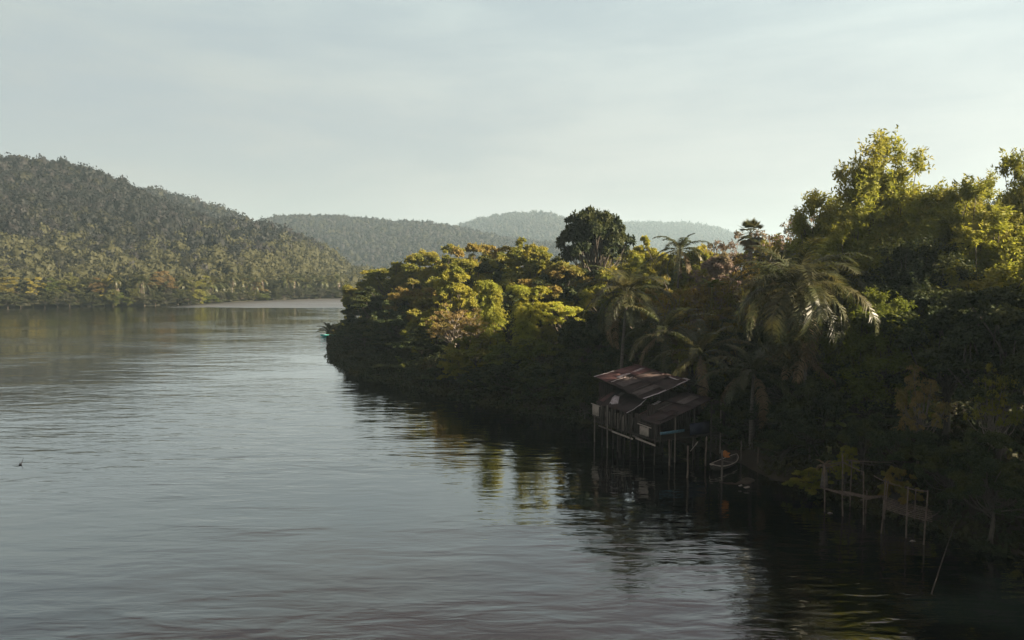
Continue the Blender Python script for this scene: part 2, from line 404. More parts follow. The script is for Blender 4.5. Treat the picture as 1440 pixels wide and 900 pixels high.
proto('umbrella0', broad, 77, rx=4.8, rz=2.6, zc=7.0, ncl=22, sub=12, nl=90, ls=0.26, clr=(0.20, 0.34), flat=0.28, trunk_r=0.18)
proto('sparse0', broad, 55, rx=4.6, rz=3.6, zc=6.0, ncl=46, sub=8, nl=26, ls=0.22, clr=(0.12, 0.2), gap=0.25, trunk_r=0.2)
proto('sparse1', broad, 56, rx=4.2, rz=3.9, zc=5.8, ncl=42, sub=8, nl=30, ls=0.24, clr=(0.12, 0.22), gap=0.2, trunk_r=0.2)
proto('feather0', feathery, 5, ncl=200, tw=14, nl=30, ls=0.27, zc=5.6, rz=4.3, tl=(0.6, 1.5), droop=0.5)
proto('feather1', feathery, 6, rx=4.4, zc=5.4, rz=4.2, ncl=190, tw=14, nl=30, ls=0.27, tl=(0.6, 1.5), droop=0.5)
proto('bamboo0', bamboo, 3, ncul=3, spread=0.8, lean=1.4, nodes=17, nl=60, plume=1.25)
for i in range(2):
    proto(f'near{i}', broad, 160+i*9, rx=4.0, rz=4.1, zc=5.5, ncl=44, sub=10, nl=150, ls=0.22, clr=(0.13, 0.28), lump=0.38)
proto('bamboo1', bamboo, 4, ncul=4, lean=2.3, spread=0.9, nodes=17, nl=60, plume=1.15)

def set_mat(o, m):
    o.material_slots[0].link = 'OBJECT'; o.material_slots[0].material = m

# ------------------------------------------------------------------ terrain
SHORE = [(-30, 172), (-36.5, 150), (-32, 131), (-27, 112), (-23.5, 97), (-17.5, 84), (-9.5, 74), (-3, 66), (3, 60), (8.5, 55),
         (12, 50), (13.8, 45.5), (14.5, 42), (16.5, 39), (19, 35), (21, 31), (23, 25), (24, 18), (24, 0), (24, -80),
         (420, -80), (420, 215), (120, 205), (20, 190)]
SH = np.array(SHORE, float)
def sdist(x, y):
    """signed distance to shoreline: + on land"""
    x = np.asarray(x, float); y = np.asarray(y, float)
    dmin = np.full(x.shape, 1e9); inside = np.zeros(x.shape, bool)
    n = len(SH)
    for i in range(n):
        ax, ay = SH[i]; bx, by = SH[(i+1) % n]
        ex, ey = bx-ax, by-ay; t = np.clip(((x-ax)*ex+(y-ay)*ey)/(ex*ex+ey*ey), 0, 1)
        dmin = np.minimum(dmin, np.hypot(x-ax-t*ex, y-ay-t*ey))
        cond = ((ay > y) != (by > y)) & (x < (bx-ax)*(y-ay)/(by-ay+1e-12)+ax)
        inside ^= cond
    return np.where(inside, dmin, -dmin)
def vnoise(x, y, s, seed=0):
    x = np.asarray(x)/s+seed*17.3; y = np.asarray(y)/s+seed*9.1
    return (np.sin(x*1.0+np.sin(y*1.3+seed))+np.sin(y*1.1+np.sin(x*0.9+1.7))+np.sin((x+y)*0.73+2.1)+0.5*np.sin(x*2.3-y*1.9))/3.5
def bankh(x, y):
    d = sdist(x, y)
    h = np.where(d > 0, 0.12+0.30*np.minimum(d, 6)+0.07*np.clip(d-6, 0, 60), np.maximum(d*0.5, -3.0))
    return h+0.15*vnoise(x, y, 3.0)*(np.clip(np.abs(d), 0, 3)/3)
def grid(name, xs, ys, hf, m):
    X, Yg = np.meshgrid(xs, ys); Z = hf(X, Yg)
    v = np.stack([X, Yg, Z], -1).reshape(-1, 3); nx = len(xs); ny = len(ys)
    i = np.arange((ny-1)*(nx-1)); r = i//(nx-1); c = i % (nx-1); a = r*nx+c
    q = np.stack([a, a+1, a+nx+1, a+nx], 1)
    mb = MB(); mb.addq(v, q); o = mb.build(name, m, smooth=True); return o

bank = grid('riverbank', np.arange(-60, 421, 1.6), np.arange(-80, 220, 1.6), bankh, M['soil']); tag(bank, kind='structure')
gx = np.array([-9000, -4000, -1500, -500, 0, 500, 1500, 4000, 9000.]); gy = np.array([-3000, -500, 0, 500, 1500, 4000, 9000.])
ground = grid('ground', gx, gy, lambda x, y: x*0-3.4, M['soil']); tag(ground, kind='structure')

# left hill, behind the far shore
def shoreY(x): return np.interp(x, [-700, -240, -157, -136, -120, -108, -99, -84, -69, -30, 300], [196, 210, 222, 231, 235, 246, 266, 285, 295, 308, 345])
def rprof(pts, Yr):
    X = [(p-720)/F*Yr for p, _ in pts]; Hh = [CAM_H+(378-q)/F*Yr for _, q in pts]; return X, Hh
RX, RH = rprof([(-700, 190), (-300, 196), (0, 233), (60, 238), (110, 243), (150, 256), (180, 272), (215, 288), (260, 306), (300, 319), (350, 324), (395, 334), (430, 346), (455, 360), (480, 376), (500, 391), (540, 396)], 470)
RH = np.maximum(np.array(RH), 1.0)
def hillA(x, y):
    y0 = shoreY(x); 
    # foot: low flat strip, then slope up to the ridge at Y=470 along the sight line
    xs = x*470/np.maximum(y, 150)
    hr = np.interp(0.55*x+0.45*xs, RX, RH)
    t = np.clip((y-y0-18)/(470-y0-18), 0, 1)
    back = np.clip((y-470)/260, 0, 1)
    h = hr*(t**1.12)*(1-0.8*back**1.5)
    foot = np.clip((y-y0-5)/6, -1, 1)*1.2
    g = (6.5*vnoise(x, y, 38, 1)+2.6*vnoise(x, y, 14, 2))*np.clip(t*3, 0, 1)*np.clip(hr/40, 0, 1)
    return np.where(y < y0, np.maximum((y-y0)*0.3, -3.6), np.maximum(foot+h, foot)+g*t**0.5*(1-t**4))
hA = grid('hill', np.arange(-700, 60, 5.0), np.arange(200, 760, 5.0), hillA, M['hill']); tag(hA, kind='structure')
# farther ridges: name, ridge distance, silhouette (px, py), half depth
def ridge(Yr, pts, dep, seed, rough=3.0):
    X, Hh = rprof(pts, Yr); X = np.array(X); Hh = np.maximum(np.array(Hh), 0.5)
    def f(x, y):
        xs = x*Yr/np.maximum(y, 100)
        hr = np.interp(0.4*x+0.6*xs, X, Hh)
        u = np.clip(1-np.abs(y-Yr)/dep, 0, 1)
        return hr*(u*u*(3-2*u))**0.8+rough*vnoise(x, y, dep/14, seed)*np.clip(u*3, 0, 1)*(1-u**6)+rough*2*vnoise(x, y, dep/5, seed+3)*np.clip(u*2, 0, 1)*(1-u**6)-0.5
    return f, (X.min(), X.max())
RID = [
 ('hill_behind', 700, [(60, 378), (120, 300), (190, 272), (230, 276), (270, 288), (310, 299), (330, 306), (370, 330), (430, 378)], 210, 4, 3.0),
 ('hill_far', 1150, [(250, 378), (330, 330), (390, 311), (440, 308), (480, 309), (520, 313), (560, 317), (600, 318), (640, 324), (700, 338), (800, 352), (900, 378)], 420, 5, 3.0),
 ('hill_farther', 1900, [(560, 378), (620, 330), (650, 320), (690, 309), (720, 304), (770, 303), (795, 312), (830, 330), (880, 352), (930, 378)], 600, 6, 3.0),
 ('hill_farthest', 2600, [(740, 378), (800, 322), (850, 318), (900, 317), (950, 317), (1000, 323), (1060, 340), (1130, 352), (1250, 360), (1400, 378)], 700, 7, 3.0),
 ('hill_right', 420, [(1330, 378), (1360, 330), (1400, 300), (1440, 280), (1520, 262), (1700, 262), (2100, 320), (2300, 378)], 120, 8, 3.0),
]
RF = {}
for nm, Yr, pts, dep, seed, rg in RID:
    f, (x0, x1) = ridge(Yr, pts, dep, seed, rg); st = max(6.0, dep/60)
    RF[nm] = (f, x0, x1, Yr, dep)
    o = grid('hill', np.arange(x0*1.1 if x0 < 0 else x0*0.8, x1*1.1+st, st), np.arange(Yr-dep, Yr+dep+st, st), f, M['hill'])
    tag(o, kind='structure')

# ------------------------------------------------------------------ water
def watermat():
    m, nt, o = mat('river_water'); N = nt.nodes.new; L = nt.links.new
    t = N('ShaderNodeTexCoord')
    def noise(sc, stretch, rot, det=3, dist=0.0, ro=0.5):
        mp_ = N('ShaderNodeMapping'); mp_.inputs['Scale'].default_value = stretch; mp_.inputs['Rotation'].default_value = (0, 0, R(rot))
        L(t.outputs['Object'], mp_.inputs[0])
        n = N('ShaderNodeTexNoise'); n.inputs['Scale'].default_value = sc; n.inputs['Detail'].default_value = det
        n.inputs['Distortion'].default_value = dist; n.inputs['Roughness'].default_value = ro
        L(mp_.outputs[0], n.inputs['Vector']); return n.outputs['Fac']
    def mr(v, a, b, c, d):
        n = N('ShaderNodeMapRange'); n.inputs['From Min'].default_value = a; n.inputs['From Max'].default_value = b
        n.inputs['To Min'].default_value = c; n.inputs['To Max'].default_value = d; n.interpolation_type = 'SMOOTHSTEP'
        L(v, n.inputs['Value']); return n.outputs[0]
    def math_(op, a, b):
        n = N('ShaderNodeMath'); n.operation = op
        for i, x in enumerate((a, b)):
            if isinstance(x, (int, float)): n.inputs[i].default_value = x
            else: L(x, n.inputs[i])
        return n.outputs[0]
    big = noise(0.55, (0.42, 1.0, 1), -6, 2, 0.4)
    mid = noise(1.6, (0.27, 1.0, 1), 5, 3, 0.5)
    fine = noise(5.0, (0.5, 1.0, 1), -3, 3)
    patchn = noise(0.045, (0.7, 1.3, 1), 12, 3)          # calm and ruffled areas
    ruff = mr(patchn, 0.40, 0.62, 0.35, 1.15)
    h = math_('ADD', math_('MULTIPLY', big, 0.075), math_('MULTIPLY', mid, 0.038))
    h = math_('ADD', h, math_('MULTIPLY', fine, 0.0045))
    h0_ = math_('MULTIPLY', h, ruff)
    b = N('ShaderNodeBump'); b.inputs['Strength'].default_value = 1.0; b.inputs['Distance'].default_value = 1.0
    p = N('ShaderNodeBsdfPrincipled'); p.inputs['IOR'].default_value = 1.85
    p.inputs['Base Color'].default_value = (0.0014, 0.0026, 0.0026, 1)
    p.inputs['Coat Weight'].default_value = 1.0; p.inputs['Coat IOR'].default_value = 1.4; p.inputs['Coat Roughness'].default_value = 0.03
    p.inputs['Specular IOR Level'].default_value = 0.5
    # breeze-roughened strip of water in the far bend
    sp = N('ShaderNodeSeparateXYZ'); L(t.outputs['Object'], sp.inputs[0])
    streak = noise(0.12, (0.25, 1.0, 1), 2, 4)
    rm = math_('MULTIPLY', mr(math_('ADD', sp.outputs[1], math_('MULTIPLY', streak, 14)), 229, 238, 0, 1), mr(sp.outputs[0], -118, -98, 0, 1))
    rm = math_('MULTIPLY', rm, mr(streak, 0.3, 0.6, 0.75, 1.0))
    L(math_('ADD', h0_, math_('MULTIPLY', math_('MULTIPLY', h, rm), 4.0)), b.inputs['Height'])
    rough = math_('ADD', math_('MULTIPLY', rm, 0.47), 0.03)
    L(rough, p.inputs['Roughness']); L(rough, p.inputs['Coat Roughness']); L(b.outputs[0], p.inputs['Coat Normal']); L(math_('ADD', math_('MULTIPLY', rm, 0.5), 0.5), p.inputs['Specular IOR Level'])
    L(b.outputs[0], p.inputs['Normal']); L(p.outputs[0], o.inputs[0]); return m
mb = MB(); mb.quads([[(-9000, -3000, 0), (9000, -3000, 0), (9000, 9000, 0), (-9000, 9000, 0)]])
water = mb.build('water', watermat()); tag(water, kind='structure')

# ------------------------------------------------------------------ forest on the hills (stuff)
def lowcrown(rng, n, ls, flat=0.75):
    """lumpy leafy dome with ragged facets; n = rough face count"""
    na = max(7, int(math.sqrt(n*1.7))); ne = max(3, int(n/na))
    e = np.linspace(-0.35, 1, ne+1)*PI/2; a = np.linspace(0, 2*PI, na, endpoint=False)
    E, A = np.meshgrid(e, a, indexing='ij')
    d = np.stack([np.cos(E)*np.cos(A), np.cos(E)*np.sin(A), np.sin(E)], -1)
    ph = rng.uniform(0, 6, 4)
    lump = 1+0.20*np.sin(d[..., 0]*5+ph[0])*np.cos(d[..., 1]*5+ph[1])+0.13*np.sin(d[..., 2]*9+ph[2])*np.sin(A*4+ph[3])
    rr_ = lump*rng.uniform(0.80, 1.14, E.shape)
    rr_[-1] = rr_[-1].mean()
    v = d*rr_[..., None]*np.array([1, 1, flat*1.25])
    i = np.arange(ne)[:, None]; j = np.arange(na)[None]; jn = (j+1) % na
    q = np.stack(np.broadcast_arrays(i*na+j, i*na+jn, (i+1)*na+jn, (i+1)*na+j), -1).reshape(-1, 4)
    v = v.reshape(-1, 3)*0.78
    m = n; d = sph(rng, m); d[:, 2] = np.abs(d[:, 2])*1.1-0.25; d = nrm(d)
    lp = 1+0.18*np.sin(d[:, 0]*5+ph[0])*np.cos(d[:, 1]*5+ph[1])
    pos = d*(lp*rng.uniform(0.78, 1.16, m))[:, None]*np.array([1, 1, flat*1.25]); nor = nrm(d*0.9+rng.normal(size=(m, 3))*0.38); tan = nrm(rng.normal(size=(m, 3)))
    l = ls*rng.uniform(0.6, 1.3, m); lv = leaves(pos-tan*l[:, None]*0.5, nor, tan, l, l*0.8).reshape(-1, 3)
    return np.concatenate([v, lv]), np.concatenate([q, np.arange(4*m).reshape(m, 4)+len(v)])
def forest(name, hf, x0, x1, y0, y1, step, size, nleaf, ls, mats, seed, hmin, keep=None, matf=None):
    rng = np.random.default_rng(seed)
    protos = [lowcrown(rng, nleaf, ls) for _ in range(8)]
    xs = np.arange(x0, x1, step); ys = np.arange(y0, y1, step)
    X, Y = np.meshgrid(xs, ys); X = X.ravel()+rng.uniform(-.5, .5, X.size)*step; Y = Y.ravel()+rng.uniform(-.5, .5, Y.size)*step
    Z = hf(X, Y); k = (Z > hmin) & (np.abs(X) < Y*0.78+80)
    if keep is not None: k &= keep(X, Y)
    X, Y, Z = X[k], Y[k], Z[k]; n = len(X)
    pid = rng.integers(0, 8, n); sc = size*np.clip(rng.lognormal(-0.05, 0.38, n), 0.45, 1.9)*0.5; ht = sc*rng.uniform(0.9, 1.6, n)
    mi = matf(X, Y, rng) if matf else rng.integers(0, len(mats), n)
    mb = MB()
    for p in range(8):
        for m_ in range(len(mats)):
            s_ = (pid == p) & (mi == m_)
            if not s_.any(): continue
            a = rng.uniform(0, 2*PI, s_.sum()); ca, sa = np.cos(a)[:, None, None], np.sin(a)[:, None, None]
            pv_, pq = protos[p]; q = pv_[None]; x = q[..., 0]*ca[..., 0]-q[..., 1]*sa[..., 0]; y = q[..., 0]*sa[..., 0]+q[..., 1]*ca[..., 0]
            S = sc[s_][:, None]; Hs = ht[s_][:, None]
            v = np.stack([x*S+X[s_][:, None], y*S+Y[s_][:, None], q[..., 2]*Hs+Z[s_][:, None]+Hs*0.35], -1)
            k_ = len(v); off = (np.arange(k_)*len(pv_))[:, None, None]
            mb.addq(v.reshape(-1, 3), (pq[None]+off).reshape(-1, 4), m_)
    o = mb.build(name, mats); return o
hm = [leafmat('wood_dark', (0.005, 0.0062, 0.0056), (0.010, 0.011, 0.010), trans=0.15),
      leafmat('wood_grey', (0.010, 0.0095, 0.0098), (0.016, 0.015, 0.0148), trans=0.15),
      leafmat('wood_olive', (0.012, 0.0125, 0.0075), (0.019, 0.019, 0.0105), trans=0.25),
      leafmat('wood_pale', (0.038, 0.039, 0.018), (0.052, 0.051, 0.024), trans=0.3)]
def mA(X, Y, rng):
    h = hillA(X, Y); base = 1/(1+np.exp((h-23-7*vnoise(X, Y, 22, 5))/3.5))   # paler growth low on the slope
    r = rng.random(len(X))
    right = np.clip((X+230)/90, 0, 1)
    pale = r < base*(0.20+0.78*right)
    ol = (~pale) & (rng.random(len(X)) < 0.10+0.45*base)
    gr = (~pale) & (~ol) & (rng.random(len(X)) < 0.30+0.25*(vnoise(X, Y, 30, 9) > 0.1))
    return np.where(pale, 3, np.where(ol, 2, np.where(gr, 1, 0)))
o = forest('hillside_forest', hillA, -520, 40, 222, 490, 3.3, 4.6, 84, 0.34, hm, 1, 1.0, keep=lambda X, Y: Y > shoreY(X)+12, matf=mA)
tag(o, 'thick mixed grey green forest covering the big hill at left', 'forest', kind='stuff')
FL = {'hill_behind': ('hazy forest on the small ridge showing above the left hill', 4.2, 5.6, 48, 0.4),
      'hill_far': ('hazy forest on the long level ridge in the centre', 4.8, 5.8, 26, 0.45),
      'hill_farther': ('pale hazy forest on the flat topped far hill', 7.5, 8.0, 20, 0.5),
      'hill_farthest': ('palest forest on the farthest low ridge', 10, 10, 16, 0.5),
      'hill_right': ('forest on the hill behind the tall trees at right', 4.2, 5.6, 40, 0.4)}
for i, (k_, (lb, st, sz, nl_, ls_)) in enumerate(FL.items()):
    f, x0, x1, Yr, dep = RF[k_]
    if k_ == 'hill_right': x0 = x0*0.9
    o = forest('ridge_forest', f, x0, x1, Yr-dep*0.98, Yr+dep*0.12, st, sz, nl_, ls_, hm[:2]+[hm[2]], 20+i, 1.0)
    tag(o, lb, 'forest', kind='stuff')

# ------------------------------------------------------------------ planting
def plant(kind, px, top, Y, rad, leaf, label, name='tree', cat='tree', group=None, bark='bark', seed=0, base=None, gh=bankh, sink=0.0):
    """a tree whose crown top shows at (px, top) when it stands Y metres away; rad = crown radius in metres"""
    p = at(px, top, Y); g = float(gh(np.array([p.x]), np.array([p.y]))[0]) if base is None else base
    g = max(g, -0.3)
    H = max(p.z-g, 0.8)
    cm, tm, h0 = MESH[kind]
    w = {'broad': 4.4, 'bush': 6.4, 'round': 4.9, 'umbre': 6.4, 'spars': 4.9, 'feath': 4.6, 'bambo': 2.6, 'near0': 4.4, 'near1': 4.4}[kind[:5]] if kind[:5] in ('near0', 'near1', 'broad', 'round', 'umbre', 'spars', 'feath', 'bambo') else 6.4
    t = empty(name, (p.x, p.y, g), random.Random(seed*31+int(px*7)).uniform(0, 2*PI))
    sx = rad/w; sz = H/(8.6 if kind.startswith('bamboo') else 10.0)
    for me, nm, mm in ((cm, 'crown', M[leaf]), (tm, 'trunk', M[bark])):
        o = bpy.data.objects.new(nm, me); COL.objects.link(o); o.parent = t
        o.scale = (sx, sx, sz); set_mat(o, mm)
    if name == 'bamboo_clump': t.rotation_euler.z = 2.2 if px < 700 else 0.3
    tag(t, label, cat, group); return t

def make_palm(px, cy_, Y, label, nfr=24, L=4.2, lean=(0.6, 0), seed=0, dry=4, name='coconut_palm', droopy=1.0, nuts=True, gh=bankh, base=None, leaf='palm', simple=False, group=None, low=-0.9, full=0.84):
    """coconut palm whose crown heart shows at (px, cy_)"""
    rng = np.random.default_rng(seed+1000)
    p = at(px, cy_, Y); bx, by = p.x-lean[0], p.y-lean[1]
    g = float(gh(np.array([bx]), np.array([by]))[0]) if base is None else base
    t = empty(name, (bx, by, g)); H = p.z-g
    tb = MB(); n = 14
    pts = [(lean[0]*(i/n)**1.6, lean[1]*(i/n)**1.6, H*i/n-(0.5 if i == 0 else 0)) for i in range(n+1)]
    tb.tube(pts, [0.20 if i == 0 else 0.15-0.05*i/n for i in range(n+1)], 10)
    o = tb.build('trunk', M['palm_trunk'], t, smooth=True)
    top = np.array([lean[0], lean[1], H])
    allq = []; alld = []
    for i in range(nfr):
        u = (i+0.5)/nfr; el = 1.35-(1.35-low)*u**1.05 + rng.normal()*0.08
        az = i*2.39996+rng.normal()*0.15
        isdry = i >= nfr-dry
        q, rp = frond(rng, L*rng.uniform(0.85, 1.08)*(0.75+0.25*min(1, u*3)), el, (1.0+0.75*rng.random())*droopy*(0.75+0.5*math.cos(el)), nl=64 if not simple else 26,
                      ll=full*L/4.4, hang=0.30+0.55*u, wl=0.06 if not simple else 0.15, twist=rng.normal()*0.5)
        q = rotz(q, az)+top; rp = rotz(rp, az)+top
        if simple:
            (alld if isdry else allq).append(q); continue
        fb = MB(); fb.quads(q); fb.tube([tuple(x) for x in rp], [0.035*(1-0.8*k/14) for k in range(15)], 4, 0, False)
        fb.build('frond', M['palm_dry' if isdry else leaf], t)
    if simple:
        fb = MB(); fb.quads(np.concatenate(allq) if allq else [], 0)
        if alld: fb.quads(np.concatenate(alld), 1)
        fb.build('crown', [M[leaf], M['palm_dry']], t)
    if nuts:
        for k in range(6):
            a = rng.uniform(0, 2*PI); c = top+np.array([math.cos(a)*0.28, math.sin(a)*0.28, -0.25-rng.uniform(0, 0.25)])
            nb = MB(); nb.tube([tuple(c+np.array([0, 0, z])) for z in (-0.14, -0.09, 0, 0.09, 0.14)], [0.03, 0.1, 0.13, 0.1, 0.03], 8)
            nb.build('coconut', M['coconut'], t, smooth=True)
    tag(t, label, 'palm', group); return t

